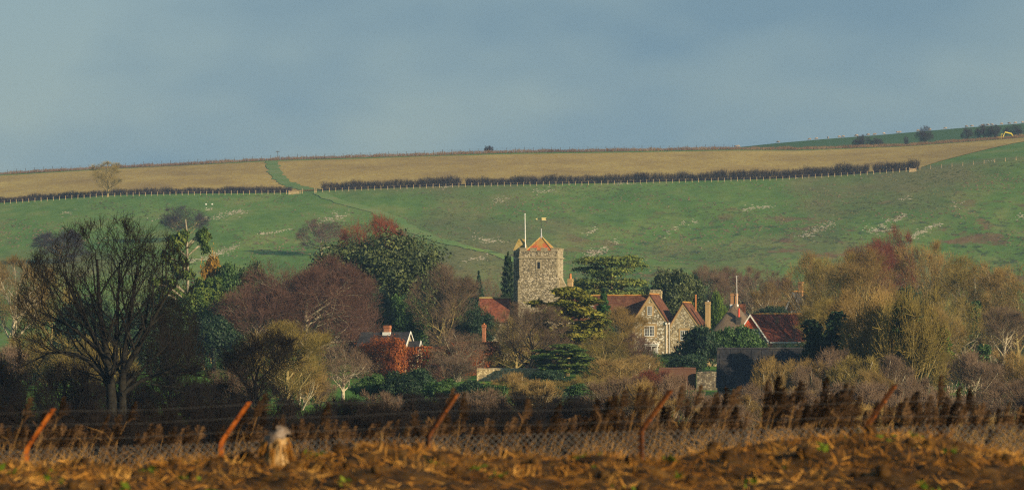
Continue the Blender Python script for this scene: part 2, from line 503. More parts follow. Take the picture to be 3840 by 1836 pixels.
def grid(name, xs, ys, zoff, mat, mask=None, parent=None, smooth=True):
    X, Y = np.meshgrid(xs, ys)
    Z = gz(X.ravel(), Y.ravel()) + zoff
    V = np.stack([X.ravel(), Y.ravel(), Z], 1)
    nx, ny = len(xs), len(ys)
    i, j = np.meshgrid(np.arange(nx - 1), np.arange(ny - 1))
    a = (j * nx + i).ravel()
    Fc = np.stack([a, a + 1, a + 1 + nx, a + nx], 1)
    return obj(name, mesh_np(name, V, Fc, smooth), mat, parent)

# ground material: rough pasture, its mix of grasses changes with the place
m, nt, b = newmat('ground', .95, .1)
pos = coords(nt, True)
sp = nt.nodes.new('ShaderNodeSeparateXYZ'); nt.links.new(pos, sp.inputs[0])
big = noise(nt, pos, .012, 5, .6, stretch=(1, .35, 1, radians(-25)))
mid = noise(nt, pos, .07, 6, .65, stretch=(1, .3, 1, radians(-25)))
fin = noise(nt, pos, .6, 5, .7)
r1 = ramp(nt, [(.070, .150, .030), (.110, .195, .040), (.185, .215, .062)], .32, .68); nt.links.new(mid, r1.inputs[0])
dead = mixc(nt, maprange(nt, fin, .4, .65), (.19, .14, .075), (.11, .085, .05))
hill = mixc(nt, maprange(nt, big, .50, .64, 0, .65), r1.outputs[0], dead)
tus = noise(nt, pos, .22, 6, .75, stretch=(1, .45, 1, radians(-25)))
rightness = maprange(nt, sp.outputs[0], -40, 60)
low = maprange(nt, sp.outputs[1], 1480, 1330)
tm = math_node(nt, 'MULTIPLY', maprange(nt, tus, .52, .62, 0, .8), math_node(nt, 'MULTIPLY', maprange(nt, rightness, 0, 1, .25, 1), low))
hill = mixc(nt, tm, hill, (.035, .050, .030))
rus = noise(nt, pos, .05, 5, .7, stretch=(1, .5, 1, radians(-25)))
rm = math_node(nt, 'MULTIPLY', maprange(nt, rus, .565, .63, 0, .75), math_node(nt, 'MULTIPLY', rightness, low))
hill = mixc(nt, rm, hill, (.19, .085, .055))
past = ramp(nt, [(.045, .115, .012), (.075, .165, .018), (.11, .17, .03)], .3, .7); nt.links.new(mid, past.inputs[0])
scr = mixc(nt, fin, (.05, .035, .02), (.10, .075, .03))
yy = math_node(nt, 'ADD', sp.outputs[1], math_node(nt, 'MULTIPLY', math_node(nt, 'SUBTRACT', mid, .5), 60))
c = mixc(nt, maprange(nt, yy, 330, 400, smooth=True), scr, past.outputs[0])
gr = noise(nt, pos, .33, 6, .8, stretch=(1, .4, 1))
hill = mixc(nt, maprange(nt, gr, .38, .56, .32, 0), hill, (.05, .085, .024))
hill = mixc(nt, maprange(nt, gr, .56, .70, 0, .32), hill, (.23, .25, .09))
c = mixc(nt, maprange(nt, yy, 640, 760, smooth=True), c, hill)
far = mixc(nt, mid, (.045, .095, .040), (.065, .120, .045))
c = mixc(nt, maprange(nt, yy, 1880, 1920), c, far)
nt.links.new(c, b.inputs['Base Color'])
add_bump(nt, b, tus, .35, .6)
MT['ground'] = m

xs = np.unique(np.concatenate([np.linspace(-1600, -420, 25), np.linspace(-420, 420, 169), np.linspace(420, 1600, 25)]))
ys = np.unique(np.concatenate([np.arange(-400, 40, 40), np.arange(40, 140, 3), np.arange(140, 700, 10), np.arange(700, 2300, 8), np.arange(2300, 6500, 150)])).astype(float)
ground = grid('ground', xs, ys, 0, MT['ground']); ground['kind'] = 'structure'

# stubble field, its green track and the worn path down the hill
m, nt, b = newmat('stubble', .95, .1)
pos = coords(nt, True)
n1 = noise(nt, pos, .035, 6, .65, stretch=(1, .35, 1)); n2 = noise(nt, pos, .45, 6, .8, stretch=(1, .4, 1))
r1 = ramp(nt, [(.28, .195, .062), (.40, .290, .078), (.49, .375, .105)], .3, .7); nt.links.new(n1, r1.inputs[0])
c = mixc(nt, maprange(nt, n2, .40, .58, 0, .55), r1.outputs[0], (.20, .125, .055))
c = mixc(nt, maprange(nt, n2, .60, .70, 0, .7), c, (.52, .42, .22))
nt.links.new(c, b.inputs['Base Color']); add_bump(nt, b, n2, .6, .3)
MT['stubble'] = m

def sheet(name, ys, ul, ur, zoff, mat, nu=40):
    """sheet on the ground between two lines given as direction against distance"""
    V = []; ny = len(ys)
    for y, a, c2 in zip(ys, ul, ur):
        for t in np.linspace(0, 1, nu):
            V.append(((a + (c2 - a) * t - 1920) * y / F, y, 0))
    V = np.array(V); V[:, 2] = gz(V[:, 0], V[:, 1]) + zoff
    i, j = np.meshgrid(np.arange(nu - 1), np.arange(ny - 1)); a = (j * nu + i).ravel()
    o = obj(name, mesh_np(name, V, np.stack([a, a + 1, a + 1 + nu, a + nu], 1), True), mat)
    o['kind'] = 'structure'
    return o

yf = np.linspace(1507, 1798, 60)
sheet('stubble_field', yf, np.full(60, -1000.), np.interp(yf, [1507, 1560, 1640, 1720, 1798], [3445, 3520, 3660, 3800, 4000]), .18, MT['stubble'], 90)
MT['track_grass'] = material('track_grass', [(.085, .155, .035), (.12, .19, .045), (.18, .20, .07)], .08, world=True)
def track(name, pts, mat, zoff, n=60):
    pts = np.array(pts, float)                  # u, v, width in picture units
    t = np.linspace(0, 1, n); tt = np.linspace(0, 1, len(pts))
    u, v, w = (np.interp(t, tt, pts[:, k]) for k in range(3))
    for k in (u, v, w):
        k[1:-1] = (k[:-2] + 2 * k[1:-1] + k[2:]) / 4
    ysx = np.array([hill_y(a, q) for a, q in zip(u, v)])
    w = w * (1 + .14 * np.sin(t * 40) + .10 * np.sin(t * 97 + 1)); u = u + w * .06 * np.sin(t * 71)
    return sheet(name, ysx, u - w / 2, u + w / 2, zoff, mat, 7)
track('grass_track', [(1018, 606, 44), (1022, 625, 48), (1035, 655, 50), (1065, 685, 52), (1110, 704, 70), (1165, 714, 60)], MT['track_grass'], .29)
MT['path_grass'] = material('path_grass', [(.095, .185, .042), (.135, .215, .052), (.20, .215, .08)], .06, world=True)
track('hill_path', [(1195, 726, 40), (1270, 757, 55), (1380, 785, 60), (1480, 822, 60), (1545, 865, 66), (1640, 900, 70), (1760, 930, 70), (1850, 950, 70), (1960, 990, 70)], MT['path_grass'], .12)

# ---------------------------------------------------------------- trees: growth
def unit(a):
    return a / (np.linalg.norm(a, axis=-1, keepdims=True) + 1e-9)

def tubes(P3, R, n):
    N, K, _ = P3.shape
    d = unit(P3[:, -1] - P3[:, 0])
    ref = np.where(np.abs(d[:, 2:3]) < .85, np.array([[0, 0, 1.]]), np.array([[1., 0, 0]]))
    p = unit(np.cross(d, ref)); q = np.cross(d, p)
    ang = np.arange(n) * 2 * pi / n
    ring = p[:, None, None, :] * np.cos(ang)[None, None, :, None] + q[:, None, None, :] * np.sin(ang)[None, None, :, None]
    V = P3[:, :, None, :] + R[:, :, None, None] * ring
    base = (np.arange(N) * K * n)[:, None, None]
    kk = (np.arange(K - 1) * n)[None, :, None]; jj = np.arange(n)[None, None, :]; j2 = (jj + 1) % n
    a = base + kk + jj; b2 = base + kk + j2
    Fc = np.stack([a, b2, b2 + n, a + n], -1).reshape(-1, 4)
    return V.reshape(-1, 3), Fc

def join(parts):
    V, Fc, o = [], [], 0
    for v, f in parts:
        V.append(v); Fc.append(f + o); o += len(v)
    return np.concatenate(V), np.concatenate(Fc)

def grow(seed, stems, levels, env, ntrunk=2, rmin=.012):
    """stems: list of (points, r0, r1); each level hangs children on the polylines before it, kept inside the crown envelope"""
    g = np.random.default_rng(seed)
    c, er = np.array(env[0], float), np.array(env[1], float)
    K0 = 8
    Ps, Rs = [], []
    for pts, r0, r1 in stems:
        pts = np.array(pts, float); t = np.linspace(0, len(pts) - 1, K0)
        Ps.append(np.stack([np.interp(t, np.arange(len(pts)), pts[:, k]) for k in range(3)], 1))
        Rs.append(np.linspace(r0, r1, K0))
    P3, R = np.array(Ps), np.array(Rs)
    reach = np.ones(len(P3))
    out_t, out_c = [tubes(P3, R, 8)], []
    for li, L in enumerate(levels):
        N = len(P3); n = L['n']
        idx = np.repeat(np.arange(N), n); M = len(idx)
        k = np.tile(np.arange(n), N)
        t = L['t'][0] + (L['t'][1] - L['t'][0]) * (k + g.random(M)) / n
        K = P3.shape[1]; s = np.clip(t * (K - 1), 0, K - 1.001); i0 = s.astype(int); f = (s - i0)[:, None]
        pos = P3[idx, i0] * (1 - f) + P3[idx, i0 + 1] * f
        tan = unit(P3[idx, i0 + 1] - P3[idx, i0])
        rr = R[idx, i0] * (1 - f[:, 0]) + R[idx, i0 + 1] * f[:, 0]
        ref = unit(g.normal(size=(M, 3)))
        az = (k * 2.4 + g.random(M) * 1.6 + idx * 1.3)[:, None]
        h = np.where(np.abs(tan[:, 2:3]) < .9, np.array([[0, 0, 1.]]), np.array([[1., 0, 0]]))
        p = unit(np.cross(tan, h)); q = np.cross(tan, p)
        perp = unit(p * np.cos(az) + q * np.sin(az) + .25 * ref)
        an = np.radians(L['a'] * (1 + .35 * (g.random(M) - .5)) * (1.25 - .5 * t))[:, None]
        d = unit(tan * np.cos(an) + perp * np.sin(an))
        rc = reach[idx] * (1 + (g.random(M) - .5) * L.get('rv', .2))
        o = (pos - c) / er; dd = d / er
        A = (dd ** 2).sum(1); B = 2 * (o * dd).sum(1); Cc = (o ** 2).sum(1) - 1
        disc = B * B - 4 * A * Cc
        dist = np.where(disc > 0, (-B + np.sqrt(np.maximum(disc, 0))) / (2 * A), 0)
        ln = L['l'] * (.65 + .6 * g.random(M)) * (1.1 - .35 * t)
        ln = ln if L.get('free') else np.clip(np.minimum(ln, np.maximum(dist, 0) * rc), L['l'] * .12, None)
        Kc = L['k']
        pts = [pos]
        for st in range(Kc - 1):
            d = unit(d + L.get('up', 0) * np.array([[0, 0, 1.]]) / (Kc - 1) + g.normal(size=(M, 3)) * L.get('w', .12))
            pts.append(pts[-1] + d * (ln / (Kc - 1))[:, None])
        P3 = np.stack(pts, 1)
        r0 = np.maximum(rr * L['r'], rmin)
        R = r0[:, None] * np.linspace(1, L.get('tip', .35), Kc)[None, :]
        R = np.maximum(R, rmin * .6)
        reach = rc
        (out_t if li < ntrunk - 1 else out_c).append(tubes(P3, R, L.get('s', 3)))
    return join(out_t), join(out_c)

def proto(name, tc):
    (tv, tf), (cv, cf) = tc
    lo, hi = np.percentile(cv, 1, axis=0), np.percentile(cv, 99.5, axis=0)
    H = float(np.percentile(cv[:, 2], 99.6)); W = float(max(hi[0] - lo[0], hi[1] - lo[1]))
    return dict(trunk=mesh_np(name + '_trunk', tv, tf, True), crown=mesh_np(name + '_crown', cv, cf), H=H, W=W)

def trunk_line(g, h, lean=.3, n=6):
    z = np.linspace(0, h, n)
    x = np.cumsum(g.normal(size=n) * lean * h / 25); y = np.cumsum(g.normal(size=n) * lean * h / 25)
    return np.stack([x - x[0], y - y[0], z], 1)

PR = {}
g0 = np.random.default_rng(3)
def beech(seed, flat=.8):
    g = np.random.default_rng(seed)
    return grow(seed, [(trunk_line(g, 9), .50, .18)],
        [dict(n=17, t=(.2, 1), a=62, l=9, k=7, up=.12, w=.13, r=.55, s=5, rv=.25),
         dict(n=8, t=(.25, 1), a=46, l=4.4, k=6, up=.14, w=.15, r=.55, s=4, rv=.3),
         dict(n=7, t=(.2, 1), a=44, l=2.2, k=4, up=.15, w=.18, r=.5),
         dict(n=7, t=(.15, 1), a=42, l=1.4, k=3, up=.2, w=.18, r=.6, free=1),
         dict(n=2, t=(.3, 1), a=40, l=.8, k=2, w=.1, r=.8, free=1)],
        ((0, 0, 7.8), (8.6, 8.6, 6.6)), 3, .017)
def upright(seed, spread=5.2):
    g = np.random.default_rng(seed)
    return grow(seed, [(trunk_line(g, 11, .6), .38, .10)],
        [dict(n=14, t=(.10, 1), a=44, l=8.5, k=8, up=.55, w=.12, r=.5, s=5, rv=.5),
         dict(n=8, t=(.2, 1), a=38, l=3.8, k=6, up=.5, w=.14, r=.5, s=4, rv=.3),
         dict(n=7, t=(.2, 1), a=38, l=2.0, k=4, up=.4, w=.16, r=.5),
         dict(n=7, t=(.15, 1), a=36, l=1.3, k=3, up=.4, w=.16, r=.65, free=1)],
        ((0, 0, 9.0), (spread, spread, 7.8)), 3, .018)
def round_airy(seed):
    g = np.random.default_rng(seed)
    return grow(seed, [(trunk_line(g, 6.0, .4), .42, .16)],
        [dict(n=13, t=(.25, 1), a=58, l=7.5, k=7, up=.32, w=.17, r=.5, s=5, rv=.4),
         dict(n=7, t=(.25, 1), a=46, l=3.4, k=5, up=.22, w=.2, r=.55, s=4, rv=.3),
         dict(n=7, t=(.2, 1), a=46, l=1.8, k=4, up=.2, w=.22, r=.5),
         dict(n=8, t=(.15, 1), a=44, l=1.05, k=3, up=.2, w=.22, r=.7, free=1)],
        ((0, 0, 6.2), (6.0, 6.0, 5.8)), 3, .018)
def shrub(seed, h=5.0, w=2.6, ns=11):
    g = np.random.default_rng(seed)
    st = []
    for i in range(ns):
        a = i * 2.4; rr = w * .95 * g.random() + .2
        tip = np.array([cos(a) * rr, sin(a) * rr, h * (.40 + .5 * g.random())])
        b0 = np.array([cos(a) * .4, sin(a) * .4, 0])
        mid = b0 * .4 + tip * .5 + g.normal(size=3) * .2
        st.append(([b0, mid, tip], .075, .03))
    return grow(seed, st,
        [dict(n=6, t=(.1, 1), a=36, l=h * .42, k=5, up=.4, w=.16, r=.65, s=3, rv=.6),
         dict(n=7, t=(.2, 1), a=38, l=h * .22, k=4, up=.35, w=.18, r=.6, rv=.4),
         dict(n=7, t=(.15, 1), a=36, l=h * .17, k=3, up=.35, w=.18, r=.7, free=1)],
        ((0, 0, h * .42), (w, w, h * .5)), 2, .015)
for i in range(2):
    PR['beech%d' % i] = proto('beech', beech(21 + i))
    PR['upright%d' % i] = proto('ash', upright(31 + i, 5.4 if i == 0 else 4.2))
    PR['round%d' % i] = proto('round', round_airy(41 + i))
    PR['shrub%d' % i] = proto('shrub', shrub(51 + i))
PR['upright2'] = proto('ash', upright(37, 6.4))

# the big dark tree of the left foreground: a forked bole and arching limbs
def hero():
    st = [([(-.1, 0, 0), (-.1, 0, 2.8), (-.3, 0, 5.5), (-.9, .1, 9), (-1.1, .2, 13)], .44, .07),
          ([(.5, .2, 0), (.55, .2, 2.6), (.6, .2, 5), (1.1, 0, 9), (1.6, .2, 12.5)], .38, .07),
          ([(-.3, 0, 5.3), (-1.3, .2, 7.4), (-2.3, .3, 9.5), (-3.4, .4, 12)], .24, .06),
          ([(.6, .2, 4.8), (1.7, -.1, 6.8), (2.7, -.2, 8.8), (3.9, -.2, 11)], .24, .06),
          ([(-.15, 0, 4.2), (-2, .2, 6.1), (-4, .2, 6.5), (-6.2, .1, 5.3)], .20, .05),
          ([(.6, 0, 3.4), (2, .3, 4.5), (4, .3, 5.1), (5.9, 0, 4.7)], .19, .05),
          ([(-.25, 0, 5.8), (-2.6, -.4, 8.1), (-4.9, -.4, 9.3)], .17, .05),
          ([(.1, .1, 5.6), (.2, .6, 8.5), (.3, 1.2, 12.8)], .2, .05)]
    return grow(77, st,
        [dict(n=9, t=(.22, 1), a=38, l=4.8, k=7, up=.55, w=.12, r=.5, s=5, rv=.3),
         dict(n=6, t=(.2, 1), a=38, l=2.5, k=5, up=.4, w=.15, r=.5, s=4),
         dict(n=4, t=(.2, 1), a=36, l=1.5, k=4, up=.4, w=.17, r=.55),
         dict(n=3, t=(.15, 1), a=34, l=.7, k=3, up=.35, w=.17, r=.75, free=1)],
        ((-.2, 0, 8.4), (6.4, 5.6, 7.4)), 3, .015)
PR['hero'] = proto('hero', hero())

TREES = []
def place(kind, u, vtop, wpx, y=None, vbase=None, bark='bark_grey', leaf='twig_tan', label='', cat='tree', name='bare_tree', group=None, rot=None, sink=.1):
    pr = PR[kind]
    if y is None:
        y = hill_y(u, vbase)
    x = (u - 1920) * y / F
    z = gz1(x, y) - sink
    H = (VH - vtop) * y / F - z
    W = wpx * y / F
    o = empty(name, (x, y, z), (u * .377 + vtop * .211) % 6.28 if rot is None else rot)
    o.scale = (W / pr['W'], W / pr['W'], H / pr['H'])
    tag(o, label, cat, group)
    obj('trunk', pr['trunk'], MT[bark], o)
    obj('crown', pr['crown'], MT[leaf], o)
    TREES.append((name, u, y))
    return o

# ---------------------------------------------------------------- trees: evergreen foliage
def cards(C, Nn, size, g, aspect=.55, flat=.7):
    N = len(C)
    n = unit(Nn * flat + g.normal(size=(N, 3)) * (1 - flat) * 1.2)
    a = unit(np.cross(n, unit(g.normal(size=(N, 3))))); b2 = np.cross(n, a)
    s = (size * (.38 + 1.15 * g.random(N) ** 1.8))[:, None]
    bend = n * s * .18
    V = np.stack([C - a * s, C + b2 * s * aspect + bend, C + a * s, C - b2 * s * aspect + bend], 1).reshape(-1, 3)
    return V, np.arange(N * 4).reshape(-1, 4)

def cloud(g, lumps, n, size, aspect=.55, flat=.6, under=.45, depth=.35):
    """leaf clumps spread through the outer shell of a set of lobes"""
    L = np.array([l[0] for l in lumps], float); Rr = np.array([l[1] for l in lumps], float)
    w = (Rr[:, 0] * Rr[:, 2] + Rr[:, 1] * Rr[:, 2] + Rr[:, 0] * Rr[:, 1]); w /= w.sum()
    idx = g.choice(len(L), n, p=w)
    d = unit(g.normal(size=(n, 3)))
    flip = (d[:, 2] < -.1) & (g.random(n) > under)
    d[flip, 2] *= -1
    rad = 1 - depth * g.random(n) ** 1.5 + .11 * g.normal(size=n)
    wob = 1 + .13 * np.sin(d[:, 0] * 7 + idx * 3) * np.sin(d[:, 1] * 6 + idx) + .10 * np.sin(d[:, 2] * 9 + d[:, 0] * 5 + idx * 2)
    C = L[idx] + d * Rr[idx] * (rad * wob)[:, None]
    nn = unit(d / Rr[idx])
    return cards(C, nn, size, g, aspect, flat)

def limbs(pts_list, n=5):
    m2 = []
    for pts, r0, r1 in pts_list:
        pts = np.array(pts, float)[None]
        m2.append(tubes(pts, np.linspace(r0, r1, pts.shape[1])[None], n))
    return join(m2)

def leafy(seed, W, H, nl, n, size, base=.12, lump=.30, top=1.0):
    g = np.random.default_rng(seed)
    lumps = []
    rx, rz = W / 2, H * (1 - base) / 2; cz = H * base + rz
    for i in range(nl):
        d = unit(g.normal(size=3)); d[2] = abs(d[2]) * .95 - .45 * (i % 3 == 0)
        k = .52 + .34 * g.random()
        c = np.array([d[0] * rx * k, d[1] * rx * k, cz + d[2] * rz * k * top])
        s = lump * (.75 + .55 * g.random())
        lumps.append((c, (rx * s * 1.15, rx * s * 1.15, rz * s)))
    lumps.append(((0, 0, cz), (rx * .76, rx * .76, rz * .78)))
    lb = [([(0, 0, 0), (.1, 0, H * .2), (0, .1, H * .45)], W * .05, W * .025)]
    for c, r in lumps[:8]:
        lb.append(([(0, 0, H * .18), (np.array((0, 0, H * .3)) + c) / 2, c], W * .02, W * .008))
    return limbs(lb), cloud(g, lumps, n, size)

def pproto(name, tc):
    p = proto(name, tc)
    return p
PR['holm'] = pproto('holm', leafy(61, 18, 15, 44, 64000, .205, -.05, .29))
PR['leafy0'] = pproto('leafy', leafy(62, 10, 10, 26, 30000, .18, -.05, .28))
PR['leafy1'] = pproto('leafy', leafy(63, 9, 10, 24, 28000, .18, -.05, .30))
PR['bush0'] = pproto('bush', leafy(64, 6, 4, 22, 17000, .14, -.1, .30))
PR['bush1'] = pproto('bush', leafy(65, 6, 4, 20, 17000, .14, -.1, .32))

def spire(seed, W, H, n, size, droop=.25, power=.8):
    g = np.random.default_rng(seed)
    t = g.random(n) ** .75
    a = g.random(n) * 2 * pi
    wh = np.round(t * 16) / 16
    r = W / 2 * (1 - wh) ** power * (.35 + .65 * g.random(n) ** .6) * (1 + .22 * np.sin(a * 5 + wh * 40))
    z = H * (.06 + .94 * wh) - r * droop + g.normal(size=n) * H * .012
    C = np.stack([r * np.cos(a), r * np.sin(a), z], 1)
    nn = unit(np.stack([np.cos(a) * .7, np.sin(a) * .7, np.full(n, .8)], 1))
    return limbs([([(0, 0, 0), (0, 0, H * .6), (0, 0, H * .99)], W * .03, .02)]), cards(C, nn, size, g, .4, .6)
PR['spruce'] = pproto('spruce', spire(71, 5, 9, 7000, .2))
PR['cypress'] = pproto('cypress', spire(72, 3.2, 9, 6000, .18, -.5, .45))

def cedar(seed=81):
    """cedar of Lebanon: flat shelves of foliage on level limbs"""
    g = np.random.default_rng(seed)
    lumps, lb = [], [([(0, 0, 0), (.1, 0, 3), (.2, 0, 6.2), (.5, .1, 9.0)], .5, .24)]
    sh = [(10.6, 5.2, 9), (9.5, 5.4, 10), (8.0, 5.6, 10), (6.6, 6.4, 11), (5.2, 6.6, 11), (3.9, 6.2, 10), (2.6, 6.0, 9)]
    for z, rad, k in sh:
        for i in range(k):
            a = 2 * pi * (i + .6 * g.random()) / k + z
            rr = rad * (.45 + .5 * g.random())
            c = np.array([cos(a) * rr, sin(a) * rr, z + .25 * g.normal()])
            if z > 8.6 and cos(a) > .35 and g.random() < .55 and z < 10:
                continue
            s = 1.25 + .9 * g.random()
            lumps.append((c, (s * 1.2, s * 1.2, .40 + .2 * g.random())))
            lb.append(([(.2, 0, max(1.2, z - 1.6)), (c[0] * .5, c[1] * .5, z - .6), c], .14, .03))
    for i in range(7):
        lumps.append(((g.normal() * 1.6, g.normal() * 1.6, 10.9 + .15 * g.normal()), (1.5, 1.5, .3)))
    return limbs(lb), cloud(g, lumps, 38000, .18, .5, .75, .35, .5)
PR['cedar'] = pproto('cedar', cedar())

def pine(seed, H, lumps_spec, n, size, trunk):
    g = np.random.default_rng(seed)
    lumps, lb = [], [(trunk, .26, .08)]
    for (x, y, z, r, rz) in lumps_spec:
        for k in range(4):
            c = np.array([x, y, z]) + g.normal(size=3) * np.array([r * .5, r * .5, rz * .55])
            lumps.append((c, (r * .62, r * .62, rz * .7)))
            tz = z - .35 * abs(x) - .3
            lb.append(([(np.interp(tz, [p[2] for p in trunk], [p[0] for p in trunk]), 0, tz), ((x + c[0]) * .3, y * .5, z - .2), c], .07, .02))
    return limbs(lb), cloud(g, lumps, n, size, .42, .6, .5, .6)
gp = np.random.default_rng(5)
sp_ = []
for z, rad, k in ((11.4, 1.5, 3), (10.2, 2.3, 5), (8.8, 2.8, 6), (7.2, 2.6, 5), (5.6, 2.9, 6), (4.3, 2.6, 5)):
    for i in range(k):
        a = 2 * pi * (i + .5 * gp.random()) / k + z; rr = rad * (.55 + .5 * gp.random())
        sp_.append((cos(a) * rr, sin(a) * rr, z + gp.normal() * .3 - .12 * rr, 1.25, .60))
PR['pine'] = pproto('pine', pine(91, 12, sp_, 30000, .23, [(0, 0, 0), (.1, 0, 4), (-.1, 0, 8), (0, 0, 11.6)]))
PR['scots'] = pproto('scots', pine(92, 13, [(-.2, 0, 11.3, .9, .6), (-1.2, .2, 11.5, .95, .55), (-2.0, 0, 10.8, .85, .55), (-2.6, .2, 9.8, .75, .6), (1.7, 0, 11.6, .8, .6), (2.3, .1, 11.0, .6, .6), (2.2, .1, 12.0, .5, .4),
      (-.9, .3, 8.6, .95, .6), (.2, -.2, 8.2, .9, .5), (1.7, 0, 7.4, 1.0, .6), (-2.6, .3, 7.6, 1.0, .6), (-3.8, 0, 7.4, .8, .5), (2.9, .2, 7.3, .8, .5), (-3.0, .3, 6.5, .8, .4), (.9, .3, 6.6, .8, .5)], 15000, .21,
      [(0, 0, 0), (.1, 0, 5), (0, 0, 9), (-.1, 0, 12.2), (-.25, 0, 13.2)]))
def ivy(seed, H=7):
    g = np.random.default_rng(seed)
    lumps = [((.15 * g.normal(), .15 * g.normal(), z), (.42 + .3 * g.random(), .42 + .3 * g.random(), .55)) for z in np.linspace(.2, H * .92, 12)]
    return limbs([([(0, 0, 0), (.1, 0, H * .5), (-.1, 0, H)], .2, .1)]), cloud(g, lumps, 3500, .15, .6, .5)
PR['ivy'] = pproto('ivy', ivy(95))

# ---------------------------------------------------------------- buildings
def window(parent, x0, x1, z0, z1, y, sashes=2, nx=3, nz=3, fr=.07, name='window'):
    """white timber casement standing in a wall whose face is at y (towards the camera)"""
    f = MB()
    f.box(x0, x1, y - .05, y + .04, z0 - .05, z0 + fr).box(x0, x1, y - .05, y + .04, z1 - fr, z1)
    f.box(x0, x0 + fr, y - .047, y + .037, z0 + fr, z1 - fr).box(x1 - fr, x1, y - .047, y + .037, z0 + fr, z1 - fr)
    sw = (x1 - x0) / sashes
    for k in range(1, sashes):
        f.box(x0 + k * sw - fr * .8, x0 + k * sw + fr * .8, y - .047, y + .037, z0 + fr, z1 - fr)
    w = f.build(name, MT['white_paint'], parent)
    for k in range(sashes):
        a, c = x0 + k * sw + fr * .8, x0 + (k + 1) * sw - fr * .8
        bars = MB()
        for i in range(1, nx):
            xx = a + (c - a) * i / nx; bars.box(xx - .018, xx + .018, y - .035, y - .002, z0 + fr, z1 - fr)
        for j in range(1, nz):
            zz = z0 + (z1 - z0) * j / nz; bars.box(a, c, y - .032, y - .004, zz - .018, zz + .018)
        bars.build('glazing_bar', MT['white_paint'], w)
        MB().box(a, c, y - .001, y + .012, z0 + fr, z1 - fr).build('pane', MT['glass'], w)
    return w

def surround(parent, x0, x1, z0, z1, y, t, mat):
    m2 = MB()
    m2.box(x0 - t, x1 + t, y - .035, y + .1, z1, z1 + t).box(x0 - t, x1 + t, y - .035, y + .1, z0 - t * .6, z0 - .05)
    m2.box(x0 - t, x0, y - .032, y + .1, z0 - .05, z1).box(x1, x1 + t, y - .032, y + .1, z0 - .05, z1)
    return m2.build('window_surround', mat, parent)

def gable_y(parent, x0, x1, y0, y1, eave, ridge, wmat, rmat, over=.18, th=.14, ridgemat=None, front=.15, apex=None):
    """walls and roof of a range whose ridge runs away from the camera"""
    xm = (x0 + x1) / 2 if apex is None else apex
    MB().prism([(x0, -.5), (x1, -.5), (x1, eave), (xm, ridge), (x0, eave)], y0, y1).build('wall', wmat, parent)
    for sx, xe in ((-1, x0), (1, x1)):
        sl_ = (ridge - eave) / abs(xe - xm)
        xo, zo = xe + sx * over, eave - over * sl_
        r = MB().prism([(xm, ridge + .02), (xo, zo + .02), (xo, zo + th + .04), (xm, ridge + th + .06)], y0 - front, y1 + .1)
        r.build('roof_slope', rmat, parent)
    if ridgemat:
        MB().prism([(xm - .16, ridge + th - .02), (xm + .16, ridge + th - .02), (xm, ridge + th + .17)], y0 - front, y1 + .1).build('ridge_tile', ridgemat, parent)

def gable_x(parent, x0, x1, y0, y1, eave, ridge, wmat, rmat, over=.2, th=.14, ridgemat=None, side=.15):
    """walls and roof of a range whose ridge runs across the picture"""
    ym = (y0 + y1) / 2
    MB().prismx([(y0, -.5), (y1, -.5), (y1, eave), (ym, ridge), (y0, eave)], x0, x1).build('wall', wmat, parent)
    for sy, ye in ((-1, y0), (1, y1)):
        sl_ = (ridge - eave) / abs(ye - ym)
        yo, zo = ye + sy * over, eave - over * sl_
        MB().prismx([(ym, ridge + .02), (yo, zo + .02), (yo, zo + th + .04), (ym, ridge + th + .06)], x0 - side, x1 + side).build('roof_slope', rmat, parent)
    if ridgemat:
        n = 1
        MB().prismx([(ym - .16, ridge + th - .02), (ym + .16, ridge + th - .02), (ym, ridge + th + .17)], x0 - side, x1 + side).build('ridge_tile', ridgemat, parent)

def verge(parent, xa, za, xb, zb, t, y, mat, name='verge', th=.06):
    """band along a gable slope"""
    m2 = MB().prism([(xa, za), (xb, zb), (xb, zb - t), (xa, za - t)], y - th, y + .05)
    return m2.build(name, mat, parent)

def chimney(parent, x0, x1, y0, y1, z0, z1, mat, cap=True, pots=(), potmat=None):
    c_ = MB().box(x0, x1, y0, y1, z0, z1).build('chimney', mat, parent)
    if cap:
        MB().box(x0 - .07, x1 + .07, y0 - .07, y1 + .07, z1 - .28, z1 - .12).box(x0 - .04, x1 + .04, y0 - .04, y1 + .04, z1, z1 + .1).build('chimney_cap', mat, c_)
    for px, h, r in pots:
        ym = (y0 + y1) / 2
        MB().tube([(px, ym, z1 + .08), (px, ym, z1 + .08 + h * .15), (px, ym, z1 + .08 + h * .9), (px, ym, z1 + .08 + h)], [r * 1.15, r, r * .8, r * .95], 10).build('chimney_pot', potmat or MT['pot'], c_, True)
    return c_

# church: flint tower with pyramid cap, stair turret and nave
Y = 670.0
bx, by, bz = P(1948, 1345, Y)
bz = gz1(bx, Y) - .2
ch = tag(empty('church', (bx, by, bz), radians(-9)), 'square flint church tower with tiled pyramid cap, flagpole and weather vane', 'church')
def lz(v, y=Y):
    return (VH - v) * y / F - bz
W_ = 6.05
top, sc_, so_ = lz(941), lz(966), lz(1042)
tw = MB()
tw.box(0, W_, 0, W_, so_, top)
tw.hexa([(-.22, -.22, -.5), (W_ + .22, -.22, -.5), (W_ + .22, W_ + .22, -.5), (-.22, W_ + .22, -.5)],
        [(-.20, -.20, so_ - .5), (W_ + .20, -.20, so_ - .5), (W_ + .20, W_ + .20, so_ - .5), (-.20, W_ + .20, so_ - .5)])
tw.hexa([(-.20, -.20, so_ - .5), (W_ + .20, -.20, so_ - .5), (W_ + .20, W_ + .20, so_ - .5), (-.20, W_ + .20, so_ - .5)],
        [(-.01, -.01, so_ + .01), (W_ + .01, -.01, so_ + .01), (W_ + .01, W_ + .01, so_ + .01), (-.01, W_ + .01, so_ + .01)])
